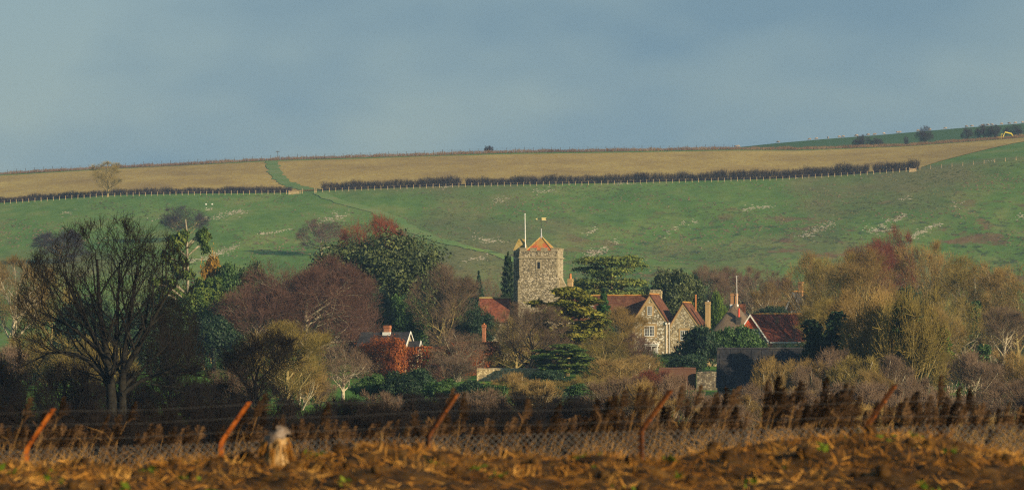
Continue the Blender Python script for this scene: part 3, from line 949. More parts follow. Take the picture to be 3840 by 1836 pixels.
tw.build('tower_wall', MT['flint_tower'], ch)
MB().box(-.13, W_ + .13, -.13, W_ + .13, sc_ - .1, sc_ + .12).build('string_course', MT['stone_trim'], ch)
# quoins: long and short corner stones, each a block
qi = 0
zq = .2
while zq < top - .4:
    for cx in (0, 1):
        ln = .52 if qi % 2 == 0 else .30
        off = .20 if zq < so_ - .6 else 0
        if so_ - .7 < zq < so_ + .1:
            continue
        x0, x1 = (-off - .03, ln - off) if cx == 0 else (W_ + off - ln, W_ + off + .03)
        MB().box(x0, x1, -off - .03, -off + .3, zq, zq + .36).build('quoin', MT['stone_trim'], ch)
    zq += .42; qi += 1
for i in range(4):
    for face in range(2):
        a0 = .05 + i * 1.66; a1 = a0 + 1.02
        mz0, mz1 = top - .002, top + .38
        if face == 0:
            q = MB().box(a0, a1, -.03, .35, mz0, mz1).box(a0 - .06, a1 + .06, -.09, .41, mz1, mz1 + .12)
        else:
            if i == 0:
                continue
            q = MB().box(W_ - .35, W_ + .03, a0, a1, mz0, mz1).box(W_ - .41, W_ + .09, a0 - .06, a1 + .06, mz1, mz1 + .12)
        q.build('merlon', MT['stone_trim'], ch)
for i in range(3):
    a0 = 1.12 + i * 1.66
    MB().box(a0, a0 + .55, -.10, .3, top - .16, top - .004).build('embrasure_sill', MT['stone_trim'], ch)
wx = 3.05
bw = MB()
bw.box(wx - .46, wx + .46, -.05, .05, lz(1012), lz(1008) + .02).box(wx - .46, wx + .46, -.05, .05, lz(982) , lz(979) + .1)
bw.box(wx - .46, wx - .22, -.047, .05, lz(1008) + .02, lz(982)).box(wx + .22, wx + .46, -.047, .05, lz(1008) + .02, lz(982))
bwo = bw.build('belfry_window', MT['stone_trim'], ch)
MB().box(wx - .22, wx + .22, -.012, .05, lz(1008) + .02, lz(982)).build('louvre', MT['glass'], bwo)
ap = lz(885)
p0, p1 = .55, W_ - .6
pr_ = MB()
base_z = top - .3
cxm = (p0 + p1) / 2
for a, b2 in (((p0, p0), (p1, p0)), ((p1, p0), (p1, p1)), ((p1, p1), (p0, p1)), ((p0, p1), (p0, p0))):
    pr_.poly([(a[0], a[1], base_z), (b2[0], b2[1], base_z), (cxm, cxm, ap)])
pyr = pr_.build('pyramid_roof', MT['tile_church'], ch)
for sx, sy in ((p0, p0), (p1, p0), (p1, p1)):
    MB().tube([(sx, sy, base_z + .03), (cxm, cxm, ap + .03)], [.11, .09], 6).build('hip_tile', MT['stone_lichen'], pyr)
MB().tube([(cxm, cxm, ap - .25), (cxm, cxm, ap + .15), (cxm, cxm, ap + 1.25)], [.30, .13, .07], 8).build('lead_cap', MT['lead'], pyr)
vn = MB().tube([(cxm, cxm, ap + 1.2), (cxm, cxm, lz(818))], [.035, .03], 6).build('weather_vane', MT['black_iron'], ch)
vz = lz(819)
MB().tube([(cxm - .72, cxm, vz), (cxm + .95, cxm, vz)], .025, 6).build('vane_arm', MT['black_iron'], vn)
MB().prism([(cxm + .08, vz - .20), (cxm + .85, vz - .22), (cxm + .66, vz), (cxm + .85, vz + .20), (cxm + .08, vz + .22)], cxm - .02, cxm + .02).build('vane_tail', MT['gilt'], vn)
MB().prism([(cxm - .9, vz), (cxm - .62, vz - .17), (cxm - .62, vz + .17)], cxm - .02, cxm + .02).build('vane_tip', MT['gilt'], vn)
MB().tube([(.80, .9, top - .3), (.72, .9, lz(803))], [.085, .06], 8).tube([(.72, .9, lz(803)), (.72, .9, lz(800))], [.1, .08], 8).build('flagpole', MT['white_paint'], ch)
# stair turret behind the left corner
tt = lz(936)
MB().box(-1.62, .35, 4.2, 6.3, -.5, tt).build('stair_turret', MT['flint_tower'], ch)
MB().hexa([(-1.68, 4.12, tt), (.42, 4.12, tt), (.42, 6.38, tt), (-1.68, 6.38, tt)],
          [(-.95, 5.0, lz(893)), (-.05, 5.0, lz(893)), (-.05, 5.5, lz(893)), (-.95, 5.5, lz(893))]).build('turret_cap', MT['stone_lichen'], ch)
# buttress on the right flank
MB().prism([(W_ + .15, -.5), (W_ + 1.3, -.5), (W_ + 1.3, lz(1078)), (W_ + .35, lz(1040)), (W_ + .15, lz(1040))], 1.2, 2.2).build('buttress', MT['stone_trim'], ch)
# nave to the left
ny0, ny1 = -.8, 5.4
MB().prismx([(ny0, -.5), (ny1, -.5), (ny1, lz(1200)), ((ny0 + ny1) / 2, lz(1120)), (ny0, lz(1200))], -6.6, -1.7).build('nave_wall', MT['flint_fine'], ch)
for sy, ye in ((-1, ny0), (1, ny1)):
    ym = (ny0 + ny1) / 2
    MB().prismx([(ym, lz(1120)), (ye + sy * .3, lz(1209)), (ye + sy * .3, lz(1209) + .16), (ym, lz(1120) + .16)], -6.8, -1.66).build('nave_roof', MT['tile_nave'], ch)
MB().prismx([((ny0 + ny1) / 2 - .16, lz(1120) + .13), ((ny0 + ny1) / 2 + .16, lz(1120) + .13), ((ny0 + ny1) / 2, lz(1120) + .33)], -6.8, -1.66).build('ridge_tile', MT['stone_lichen'], ch)

# manor house: two flint gables, long tiled range behind
Y = 640.0
bx, by, _ = P(2372, 1370, Y); bz = gz1(bx, Y) - .3
mh = tag(empty('manor_house', (bx, by, bz), radians(-12)), 'flint house with two steep gables, brick trim and white casement windows', 'house')
e1, r1_ = lz(1206, Y), lz(1106, Y)
gable_y(mh, 0, 5.3, 0, 7.6, e1, r1_, MT['flint_house'], MT['tile_manor'], over=.12, ridgemat=MT['tile_orange'], front=.10)
xm = 2.65
for sx, xe in ((-1, 0), (1, 5.3)):
    verge(mh, xe, e1 + .02, xm, r1_ + .02, .62, 0, MT['brick_tan'], 'brick_verge', .04)
    MB().box(min(xe, xe - sx * .42), max(xe, xe - sx * .42), -.04, .1, -.4, e1 - .60).build('brick_corner', MT['brick_tan'], mh)
# attic, first floor windows
w1 = (2.28, 2.98, lz(1181, Y), lz(1148, Y)); surround(mh, *w1[:2], *w1[2:], 0, .26, MT['brick_tan']); window(mh, w1[0], w1[1], w1[2], w1[3], -.03, 1, 3, 4, .06)
w2 = (1.80, 3.32, lz(1260, Y), lz(1221, Y)); surround(mh, *w2[:2], *w2[2:], 0, .34, MT['brick_tan']); window(mh, w2[0], w2[1], w2[2], w2[3], -.03, 2, 3, 3, .075)
MB().box(xm - .55, xm + .55, -.037, .1, lz(1142, Y) + .02, lz(1138, Y) + .1).build('brick_band', MT['brick_tan'], mh)
# white porch and bay at the foot of the gable
pt = lz(1292, Y)
po = MB().box(2.0, 4.1, -1.1, .02, pt, pt + .16).box(2.1, 4.0, -1.0, .02, pt - .22, pt - .003).build('porch', MT['white_paint'], mh)
for px_ in (2.15, 3.05, 3.95):
    MB().box(px_ - .07, px_ + .07, -1.0, -.86, -.3, pt - .2).build('porch_post', MT['white_paint'], po)
MB().box(3.15, 3.85, -.09, -.01, -.3, pt - .45).build('front_door', MT['door_grey'], mh)
window(mh, 1.75, 2.95, lz(1322, Y), lz(1300, Y), -.06, 2, 2, 2, .08)
# second gable to the right
e2, r2_ = lz(1219, Y), lz(1137, Y)
gable_y(mh, 5.62, 10.0, .55, 7.4, e2, r2_, MT['flint_fine'], MT['tile_manor'], over=.12, ridgemat=MT['tile_orange'], front=.10, apex=7.6)
for xe in (5.62, 10.0):
    verge(mh, xe, e2 + .02, 7.6, r2_ + .02, .50, .55, MT['brick_tan'], 'brick_verge', .04)
w3 = (7.22, 8.36, lz(1275, Y), lz(1238, Y)); surround(mh, *w3[:2], *w3[2:], .55, .30, MT['brick_tan']); window(mh, w3[0], w3[1], w3[2], w3[3], .52, 2, 2, 3, .075)
w4 = (7.35, 8.36, lz(1340, Y), lz(1306, Y)); window(mh, w4[0], w4[1], w4[2], w4[3], .52, 2, 2, 3, .075)
for px_, py_ in ((5.12, -.07), (5.50, .42)):
    MB().tube([(px_, py_, -.3), (px_, py_, e1 - .35)], .05, 6).box(px_ - .12, px_ + .12, py_ - .1, py_ + .1, e1 - .40, e1 - .1).build('drainpipe', MT['white_paint'], mh)
MB().box(5.0, 5.75, -.16, .0, e1 - .08, e1 + .04).build('gutter', MT['timber_dark'], mh)
# long range behind, with a white dormer
e3, r3_ = lz(1196, 646), lz(1111, 649)
gable_x(mh, -11.4, 1.2, 6.2, 12.2, e3, r3_, MT['flint_house'], MT['tile_manor'], over=.25, ridgemat=MT['tile_orange'])
dm = MB().box(-9.5, -7.55, 6.25, 8.6, e3 + .1, e3 + 1.95).build('dormer', MT['white_paint'], mh)
MB().box(-9.65, -7.4, 6.05, 8.9, e3 + 1.952, e3 + 2.08).build('dormer_roof', MT['lead'], dm)
window(mh, -9.42, -7.63, e3 + .45, e3 + 1.85, 6.22, 4, 1, 3, .07, 'dormer_window')
window(mh, -8.8, -7.7, e3 - 3.4, e3 - 1.9, 6.17, 2, 2, 3, .08)
window(mh, -4.5, -3.3, e3 - 3.4, e3 - 1.9, 6.17, 2, 2, 3, .08)
window(mh, -8.6, -7.6, e3 - 6.3, e3 - 4.9, 6.17, 2, 2, 3, .08)
chimney(mh, 1.15, 2.85, 8.4, 9.4, r3_ - 2.5, lz(1093, 649), MT['flint_wall'], True)
st = MB()
for i in range(4):
    st.box(1.2 + i * .42, 1.45 + i * .42, 8.5, 9.3, lz(1093, 649) + .10, lz(1093, 649) + .3)
st.build('chimney_cap_stone', MT['stone_trim'], mh)
chimney(mh, -11.75, -11.0, 9.0, 9.8, e3, lz(1047, 650), MT['brick_tan'], True, [(-11.37, .85, .2)])
chimney(mh, -10.6, -9.9, 6.9, 7.5, e3 - 2, lz(1160, 650), MT['brick_orange'], True)
MB().tube([(8.55, 6.2, r2_ - 1.2), (8.55, 6.2, lz(1106, Y))], .11, 8).tube([(8.55, 6.2, lz(1106, Y)), (8.55, 6.2, lz(1103, Y))], .15, 8).build('flue_pipe', MT['pot'], mh)
chimney(mh, 10.75, 11.42, 1.8, 2.5, -.5, lz(1133, Y), MT['brick_tan'], True, [(11.08, .22, .2)], MT['lead'])
MB().box(9.98, 12.2, 2.2, 6.0, -.5, 3.2).build('side_wall', MT['flint_fine'], mh)

# thatched house
Y = 690.0
bx, by, _ = P(2668, 1300, Y); bz = gz1(bx, Y) - .3
th = tag(empty('thatched_house', (bx, by, bz), radians(-14)), 'grey brown thatched roof with hipped end and brick chimney behind evergreen hedge', 'house')
ez, rz_ = lz(1240, Y), lz(1143, Y)
tb = MB()
g = []
nU, nV = 13, 9
Vv, Ff = [], []
sec = []
for j in range(nV):                      # rows from eave to ridge, rounded like combed straw
    t = j / (nV - 1)
    zz = ez + (rz_ - ez) * (t ** .92)
    k = 1 - t
    hw = 3.2 * k + .10
    yf_ = 3.0 * t * .85
    row = []
    for a in np.linspace(0, 1, nU):
        an = a * pi
        ex = 3.15 - cos(an) * hw
        row.append((ex, yf_ + (1 - sin(an) ** .5) * 1.4 * k, zz + .06 * sin(a * 17 + j)))
    row = [(row[0][0], 9.0, zz)] + row + [(row[-1][0], 9.0, zz)]
    sec.append(row)
nr = nU + 2
Vv = np.array([p for r in sec for p in r]); ii = []
for j in range(nV - 1):
    for i in range(nr - 1):
        ii.append((j * nr + i, j * nr + i + 1, (j + 1) * nr + i + 1, (j + 1) * nr + i))
obj('thatch_roof', mesh_np('thatch_roof', Vv, ii, True), MT['thatch'], th)
MB().tube([(3.15, 2.5, rz_ + .02), (3.15, 9.0, rz_ + .05)], .22, 8).build('thatch_ridge', MT['thatch'], th)
MB().box(.35, 5.95, 1.2, 9, -.5, ez + .2).build('wall', MT['flint_fine'], th)
chimney(th, 2.25, 3.30, 4.6, 5.5, rz_ - .6, lz(1100, Y), MT['brick_orange'], True, [(2.75, .25, .14)], MT['timber_dark'])
MB().box(2.15, 3.40, 4.5, 5.6, rz_ - .7, rz_ + .16).build('chimney_flashing', MT['white_paint'], th)
chimney(th, 3.45, 4.35, 5.8, 6.6, rz_ - 2.6, lz(1140, Y), MT['brick_red'], True, [(3.95, .35, .17)], MT['black_iron'])
chimney(th, 3.9, 4.7, .6, 1.3, ez - .5, lz(1190, Y), MT['timber_dark'], True, [(4.3, 1.45, .20)], MT['pot_red'])
MB().tube([(3.36, 4.4, rz_ - .4), (3.28, 4.4, lz(1032, Y))], [.055, .045], 6).tube([(2.95, 4.4, lz(1035, Y)), (3.6, 4.4, lz(1034, Y))], .02, 4).build('aerial_mast', MT['white_paint'], th)

# school-like cottage with white bargeboards
Y = 655.0
bx, by, _ = P(2750, 1330, Y); bz = gz1(bx, Y) - .3
sh_ = tag(empty('school_house', (bx, by, bz), radians(-7)), 'red tiled building with white bargeboards on a red gable beside evergreen hedge', 'house')
e4, r4 = lz(1277, Y), lz(1181, Y)
gable_y(sh_, 0, 5.35, 0, 4.4, e4, r4, MT['flint_fine'], MT['tile_school'], over=.1, front=.32, apex=2.6)
MB().prism([(1.35, e4 + 1.9), (3.85, e4 + 1.9), (2.6, r4 - .05)], -.07, .02).build('hung_tile_gable', MT['tile_hung'], sh_)
for xe in (-.12, 5.5):
    verge(sh_, xe, e4 - .12, 2.6, r4 + .16, .34, -.34, MT['white_paint'], 'bargeboard', .07)
window(sh_, 3.0, 4.1, e4 + .55, e4 + 1.75, -.04, 2, 2, 2, .09)
MB().box(4.25, 4.5, -.05, .02, -.3, e4 + 1.0).build('brick_corner', MT['brick_red'], sh_)
gable_x(sh_, 2.75, 11.2, .9, 6.6, e4, r4 + .05, MT['flint_wall'], MT['tile_school'], over=.25, ridgemat=MT['tile_orange'], side=.12)
MB().box(5.62, 5.9, .86, .95, -.3, e4 - .2).build('brick_corner', MT['brick_red'], sh_)
MB().box(5.6, 10.4, .56, .68, e4 - .34, e4 - .18).build('gutter', MT['white_paint'], sh_)
MB().prismx([(.62, e4 - .3), (3.75, r4 + .25), (3.75, r4 - .12), (.62, e4 - .62)], 11.35, 11.45).build('bargeboard', MT['white_paint'], sh_)

# slate-grey gable behind it
Y = 735.0
bx, by, _ = P(2936, 1250, Y); bz = gz1(bx, Y) - .3
hb = tag(empty('gabled_house', (bx, by, bz), radians(-25)), 'narrow steep gable with grey bargeboards and brick chimney among bare trees', 'house')
e5, r5 = lz(1185, Y), lz(1096, Y)
gable_y(hb, 0, 3.9, 0, 6, e5, r5, MT['slate'], MT['slate'], over=.12, front=.3, ridgemat=MT['tile_orange'])
for xe in (-.15, 4.05):
    verge(hb, xe, e5 - .2, 1.95, r5 + .2, .5, -.32, MT['grey_paint'], 'bargeboard', .07)
window(hb, 1.5, 2.4, e5 - .3, e5 + .9, -.04, 2, 2, 2, .08)
chimney(hb, 1.6, 2.35, 3.0, 3.7, r5 - .6, lz(1057, Y), MT['brick_orange'], True)

# dark barn below
Y = 480.0
bx, by, _ = P(2690, 1480, Y); bz = gz1(bx, Y) - .3
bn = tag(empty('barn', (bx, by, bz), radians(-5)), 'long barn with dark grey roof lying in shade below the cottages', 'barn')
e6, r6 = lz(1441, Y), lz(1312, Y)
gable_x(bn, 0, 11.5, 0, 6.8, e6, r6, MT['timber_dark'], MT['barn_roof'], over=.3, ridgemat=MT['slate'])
MB().box(-.1, 7.2, -.40, -.32, e6 - .36, e6 - .28).build('gutter', MT['wire'], bn)
bs = (r6 - e6) / 3.4
for i in range(10):
    xx = .25 + i * 1.18
    MB().prismx([(-.28, e6 - .28 * bs + .20), (3.36, e6 + 3.36 * bs + .20), (3.36, e6 + 3.36 * bs + .27), (-.28, e6 - .28 * bs + .27)], xx - .035, xx + .035).build('roof_seam', MT['slate'], bn)
for k in (.34, .68):
    yk = 3.4 * k
    MB().prismx([(yk - .06, e6 + (yk - .06) * bs + .19), (yk + .05, e6 + (yk + .05) * bs + .19), (yk + .05, e6 + (yk + .05) * bs + .235), (yk - .06, e6 + (yk - .06) * bs + .235)], -.1, 11.6).build('roof_lap', MT['slate'], bn)
for i in range(8):
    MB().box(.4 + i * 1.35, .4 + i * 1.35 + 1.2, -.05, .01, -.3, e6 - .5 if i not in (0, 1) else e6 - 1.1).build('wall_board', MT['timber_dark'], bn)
window(bn, 1.1, 2.9, e6 - 1.0, e6 - .5, -.04, 2, 2, 1, .06)

# slate bungalow on the left
Y = 605.0
bx, by, _ = P(1392, 1380, Y); bz = gz1(bx, Y) - .3
bg = tag(empty('bungalow', (bx, by, bz), radians(-16)), 'slate roofed bungalow with red chimney and white gable boards behind copper beech hedge', 'house')
e7, r7 = lz(1296, Y), lz(1249, Y)
gable_x(bg, -2.0, 5.0, 0, 4.0, e7, r7, MT['flint_fine'], MT['slate'], over=.25, side=.2)
chimney(bg, 1.35, 2.2, 1.6, 2.4, r7 - .3, lz(1222, Y), MT['brick_red'], True)
MB().box(1.2, 2.35, 1.45, 2.55, r7 - .35, r7 + .17).build('chimney_flashing', MT['white_paint'], bg)
for ya, yb in ((-.25, 2.0), (4.25, 2.0)):
    zz = e7 - .25 * (r7 - e7) / 2
    MB().prismx([(ya, zz + .02), (yb, r7 + .1), (yb, r7 + .32), (ya, zz + .24)], 5.2, 5.28).build('bargeboard', MT['white_paint'], bg)
e8, r8 = lz(1325, Y), lz(1283, Y)
gable_x(bg, 5.1, 6.6, .6, 3.2, e8, r8, MT['flint_fine'], MT['slate'], over=.2, side=.15)
for ya, yb in ((.4, 1.9), (3.4, 1.9)):
    zz = e8 - .2 * (r8 - e8) / 1.3
    MB().prismx([(ya, zz + .02), (yb, r8 + .1), (yb, r8 + .28), (ya, zz + .20)], 6.75, 6.83).build('bargeboard', MT['white_paint'], bg)

# brick chimney of the lodge by the garden wall
Y = 600.0
bx, by, _ = P(1800, 1380, Y); bz = gz1(bx, Y) - .3
lo_ = tag(empty('garden_lodge', (bx, by, bz), radians(-10)), 'small brick lodge with one slim chimney hidden by bare shrubs and hedge', 'house')
gable_x(lo_, -3.2, 2.2, 0, 4, lz(1330, Y), lz(1285, Y), MT['brick_red'], MT['tile_manor'], over=.2)
chimney(lo_, 0, .48, 1.6, 2.1, lz(1330, Y), lz(1218, Y), MT['brick_red'], True, [(.24, .2, .13)])

def wall_run(name, label, u0, u1, vt, vb, y, mat, thick=.4, dv=0, yaw=0., cat='wall', cap=None):
    x0, x1 = (u0 - 1920) * y / F, (u1 - 1920) * y / F
    z1 = (VH - vt) * y / F; zb = gz1((x0 + x1) / 2, y) - .6
    o = tag(empty(name, (x0, y, zb), yaw), label, cat)
    L = x1 - x0; H = z1 - zb
    n = max(3, int(L / 1.2)); m2 = MB()
    hs = [H + dv * i / n + .05 * rnd.uniform(-1, 1) for i in range(n + 1)]
    for i in range(n):
        a, b2 = L * i / n, L * (i + 1) / n
        m2.hexa([(a, 0, 0), (b2, 0, 0), (b2, thick, 0), (a, thick, 0)], [(a, 0, hs[i]), (b2, 0, hs[i + 1]), (b2, thick, hs[i + 1]), (a, thick, hs[i])])
    m2.build('wall_face', mat, o)
    for i in range(n):
        a, b2 = L * i / n, L * (i + 1) / n
        MB().hexa([(a + .02, -.06, hs[i] + .003), (b2 - .02, -.06, hs[i + 1] + .003), (b2 - .02, thick + .06, hs[i + 1] + .003), (a + .02, thick + .06, hs[i] + .003)],
                  [(a + .02, .05, hs[i] + .14), (b2 - .02, .05, hs[i + 1] + .14), (b2 - .02, thick - .05, hs[i + 1] + .14), (a + .02, thick - .05, hs[i] + .14)]).build('coping_stone', cap or mat, o)
    return o
wall_run('garden_wall', 'sunlit flint garden wall under the bare tree below the church', 1788, 2025, 1383, 1410, 560, MT['flint_wall'], cap=MT['stone_trim'])
wall_run('garden_wall', 'brick boundary wall running from the bare shrubs to the barn', 2470, 2610, 1380, 1440, 520, MT['brick_old'], yaw=radians(-3))
wall_run('garden_wall', 'weathered flint wall with pale streaks against the barn end', 2612, 2692, 1396, 1440, 519, MT['flint_old'])

# ---------------------------------------------------------------- hedges
def hedge_lumps(name, label, lumps, n, size, mat, cat='hedge', group=None, flat=.85, depth=.12):
    """clipped hedge: leaves tight to the surface of its lobes"""
    g = np.random.default_rng(len(label) * 7)
    L = []
    for (u, v, ru, rv, y, ry) in lumps:
        L.append((np.array(P(u, v, y)), (ru * y / F, ry, rv * y / F)))
    c0 = L[0][0].copy(); c0[2] = gz1(c0[0], c0[1])
    L = [(c - c0, r) for c, r in L]
    V, Fc = cloud(g, L, n, size, .6, flat, .7, depth)
    o = obj(name, mesh_np(name, V, Fc), mat)
    o.location = c0
    return tag(o, label, cat, group)
def hedge_box(name, label, u0, u1, vt, y, dy, mat, n=5000, size=.13, yaw=0., vb=None, cat='hedge'):
    g = np.random.default_rng(len(label) * 5 + int(u0))
    x0, x1 = (u0 - 1920) * y / F, (u1 - 1920) * y / F
    zt = (VH - vt) * y / F; zb = gz1((x0 + x1) / 2, y) - .2
    L, H = x1 - x0, zt - zb
    k = g.random(n); a = g.random(n); b2 = g.random(n)
    A = np.array([L * H, L * dy, dy * H, dy * H]); A = np.cumsum(A / A.sum())
    C = np.zeros((n, 3)); N = np.zeros((n, 3))
    s = np.searchsorted(A, k)
    for i, (fx, nn) in enumerate(((lambda a, b: (a * L, 0 * a, b * H), (0, -1, 0)), (lambda a, b: (a * L, b * dy, 0 * a + H), (0, 0, 1)), (lambda a, b: (0 * a, a * dy, b * H), (-1, 0, 0)), (lambda a, b: (0 * a + L, a * dy, b * H), (1, 0, 0)))):
        q = s == i
        C[q] = np.stack(fx(a[q], b2[q]), 1); N[q] = nn
    C += g.normal(size=C.shape) * .07 + (.10 * np.sin(C[:, :1] * 2.1) * np.sin(C[:, 2:] * 2.7)) * N
    V, Fc = cards(C, N, size, g, .6, .7)
    o = obj(name, mesh_np(name, V, Fc), mat)
    o.location = (x0, y, zb); o.rotation_euler = (0, 0, yaw)
    return tag(o, label, cat)
hedge_lumps('beech_hedge', 'big rounded clipped copper beech hedge in front of the bungalow', [(1480, 1345, 48, 78, 572, 1.6), (1435, 1335, 72, 74, 575, 1.8), (1380, 1350, 60, 62, 578, 1.8), (1478, 1390, 44, 50, 571, 1.5), (1500, 1330, 30, 55, 573, 1.3)], 26000, .10, MT['leaf_copper'])
hedge_box('beech_hedge', 'straight copper beech hedge to the right of the rounded one', 1528, 1700, 1303, 580, 1.4, MT['leaf_copper'], 9000)
hedge_box('beech_hedge', 'tall bright orange end of copper hedge behind grey bare shrub', 1688, 1866, 1286, 585, 1.8, MT['leaf_copper'], 13000)
hedge_box('beech_hedge', 'dark copper hedge in shade left of the church trees', 1872, 2010, 1296, 592, 1.6, MT['leaf_copper_dark'], 8000)  # dark red is the leaf colour of this hedge
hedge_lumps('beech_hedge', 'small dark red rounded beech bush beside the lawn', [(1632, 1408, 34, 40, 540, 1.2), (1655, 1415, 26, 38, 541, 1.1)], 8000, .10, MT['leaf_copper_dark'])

# ---------------------------------------------------------------- trees in place
B = dict(name='bare_tree', cat='tree'); E = dict(name='evergreen_tree', cat='tree')
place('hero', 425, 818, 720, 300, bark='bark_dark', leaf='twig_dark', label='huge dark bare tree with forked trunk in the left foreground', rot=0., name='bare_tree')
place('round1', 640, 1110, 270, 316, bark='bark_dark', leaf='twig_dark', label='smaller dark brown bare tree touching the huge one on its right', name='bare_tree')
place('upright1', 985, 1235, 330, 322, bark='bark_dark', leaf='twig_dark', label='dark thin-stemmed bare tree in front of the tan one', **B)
place('upright0', 1075, 1205, 330, 420, bark='bark_olive', leaf='twig_olive', label='tan bare tree with pale stems left of the small lawn', **B)
place('shrub1', 1120, 1335, 240, 432, bark='bark_pale', leaf='twig_tan', label='tan bare shrub at the foot of the pale-stemmed tan tree', name='bare_shrub', cat='shrub')
place('shrub0', 880, 1365, 230, 400, bark='bark_dark', leaf='twig_grey', label='grey-brown bare shrub left of the dark thin-stemmed tree', name='bare_shrub', cat='shrub')
place('shrub1', 1195, 1400, 130, 440, bark='bark_dark', leaf='twig_grey', label='small grey bare shrub at the left edge of the lawn', name='bare_shrub', cat='shrub')
place('round0', 1285, 1288, 235, 470, bark='bark_pale', leaf='twig_grey', label='small grey bare tree with pale trunk standing on the lawn', **B)
place('beech0', 1150, 968, 500, 612, bark='bark_grey', leaf='twig_beech', label='broad purple-brown bare beech dome left of the holm oak', **B)
place('beech1', 1235, 1010, 380, 624, bark='bark_grey', leaf='twig_beech', label='purple-brown bare beech filling the right side of the broad dome', **B)
place('beech1', 960, 1075, 330, 604, bark='bark_grey', leaf='twig_beech', label='lower purple-brown beech at the left edge of the broad dome', **B)
place('holm', 1432, 884, 560, 690, bark='bark_dark', leaf='leaf_holm', label='massive dark green holm oak left of the church', **E)
place('leafy1', 1578, 955, 190, 684, bark='bark_dark', leaf='leaf_holm', label='dark green shoulder tree on the right flank of the holm oak', **E)
place('beech1', 1405, 812, 270, 745, bark='bark_grey', leaf='twig_red', label='red-brown bare crown rising behind the holm oak', **B)
place('leafy0', 1395, 1075, 150, 648, bark='bark_dark', leaf='leaf_dark', label='dark yew below the left side of the holm oak', **E)
place('leafy1', 1530, 1110, 190, 652, bark='bark_dark', leaf='leaf_green', label='mid green evergreen below the holm oak above the bungalow', **E)
place('upright0', 1660, 990, 250, 640, bark='bark_olive', leaf='twig_grey', label='tan bare ash between the holm oak and the nave', **B)
place('beech0', 1630, 1010, 150, 720, bark='bark_grey', leaf='twig_beech', label='reddish bare tree half hidden behind the tan ash', **B)
place('leafy0', 1745, 1120, 130, 654, bark='bark_dark', leaf='leaf_dark', label='dark green evergreen shrub tree left of the nave roof', **E)
place('leafy1', 1800, 1165, 150, 640, bark='bark_dark', leaf='leaf_dark', label='dark rounded evergreen below the nave roof', **E)
place('leafy0', 1680, 1165, 130, 646, bark='bark_dark', leaf='leaf_green', label='green ivy-clad evergreen at the foot of the tan ash', **E)
place('spruce', 1795, 1018, 70, 770, bark='bark_dark', leaf='leaf_dark', label='small dark conifer standing behind the nave', name='conifer', cat='tree')
place('round0', 1840, 1040, 110, 775, bark='bark_grey', leaf='twig_grey', label='grey-brown bare tree behind the nave beside the conifer', **B)
place('leafy1', 1750, 1050, 110, 772, bark='bark_dark', leaf='leaf_dark', label='dark evergreen behind the nave left of the conifer', **E)
place('cypress', 1905, 950, 62, 712, bark='bark_dark', leaf='leaf_dark', label='tall dark cypress hard against the left of the tower', name='conifer', cat='tree')
place('upright2', 1990, 1135, 300, 566, bark='bark_dark', leaf='twig_grey', label='spreading bare tree with dark trunk in front of the tower', **B)
place('round1', 1935, 1190, 200, 575, bark='bark_olive', leaf='twig_olive', label='low olive bare tree in front of the nave', **B)
place('pine', 2128, 1080, 300, 582, bark='bark_olive', leaf='leaf_pine', label='golden green drooping pine in front of the church', name='pine_tree', cat='tree')
place('pine', 2110, 1290, 230, 556, bark='bark_olive', leaf='leaf_scots', label='lower dark green pine below the golden one', name='pine_tree', cat='tree')
place('spruce', 2263, 1086, 135, 592, bark='bark_dark', leaf='leaf_spruce', label='fresh green spruce in front of the long tiled roof', name='conifer', cat='tree')
place('cedar', 2285, 962, 345, 728, bark='bark_olive', leaf='leaf_cedar', label='flat-topped cedar with level shelves behind the long roof', name='cedar_tree', cat='tree', rot=.4)
place('leafy0', 2420, 1075, 70, 735, bark='bark_dark', leaf='leaf_dark', label='dark evergreen between the cedar and the flint gable', **E)
place('leafy0', 2540, 1016, 200, 702, bark='bark_dark', leaf='leaf_holm', label='dark brown-green yew behind the two flint gables', **E)
place('leafy1', 2600, 1040, 110, 706, bark='bark_dark', leaf='leaf_dark', label='dark right-hand yew behind the tall brick chimney', **E)
place('leafy1', 2690, 1100, 80, 712, bark='bark_dark', leaf='leaf_bright', label='bright ivy-green tree between brick chimney and thatched roof', **E)
place('upright1', 2660, 995, 170, 790, bark='bark_grey', leaf='twig_grey', label='grey-purple bare tree behind the bright ivy tree', **B)
place('upright0', 2740, 1000, 170, 800, bark='bark_grey', leaf='twig_beech', label='purple-brown bare tree behind the aerial mast', **B)
place('upright2', 2830, 1000, 210, 770, bark='bark_pale', leaf='twig_grey', label='bare tree with pale ascending limbs behind the thatched house', **B)
place('upright1', 2930, 1035, 140, 790, bark='bark_grey', leaf='twig_beech', label='reddish brown bare tree left of the steep grey gable', **B)
place('upright0', 2880, 1060, 130, 760, bark='bark_pale', leaf='twig_tan', label='thin tan bare tree above the white bargeboards', **B)
place('leafy0', 2890, 1150, 140, 725, bark='bark_dark', leaf='leaf_dark', label='low dark evergreen behind the red school roof', **E)
# hedge of evergreens before the cottages
for u, vt, w, y, lab in ((2625, 1226, 175, 606, 'large dark green clipped evergreen under the right flint gable'), (2715, 1232, 130, 608, 'middle lobe of the evergreen hedge under the thatched roof'), (2790, 1226, 150, 609, 'olive green evergreen bush beside the red gable')):
    place('bush0' if u != 2715 else 'bush1', u, vt, w, y, leaf='leaf_dark' if u == 2625 else 'leaf_green', bark='bark_dark', label=lab, name='evergreen_bush', cat='bush')
place('bush1', 2515, 1322, 110, 606, leaf='leaf_dark', bark='bark_dark', label='small dark bush at the foot of the drainpipes', name='evergreen_bush', cat='bush')
place('bush0', 2590, 1330, 150, 590, leaf='leaf_dark', bark='bark_dark', label='dark bush above the brick boundary wall', name='evergreen_bush', cat='bush')
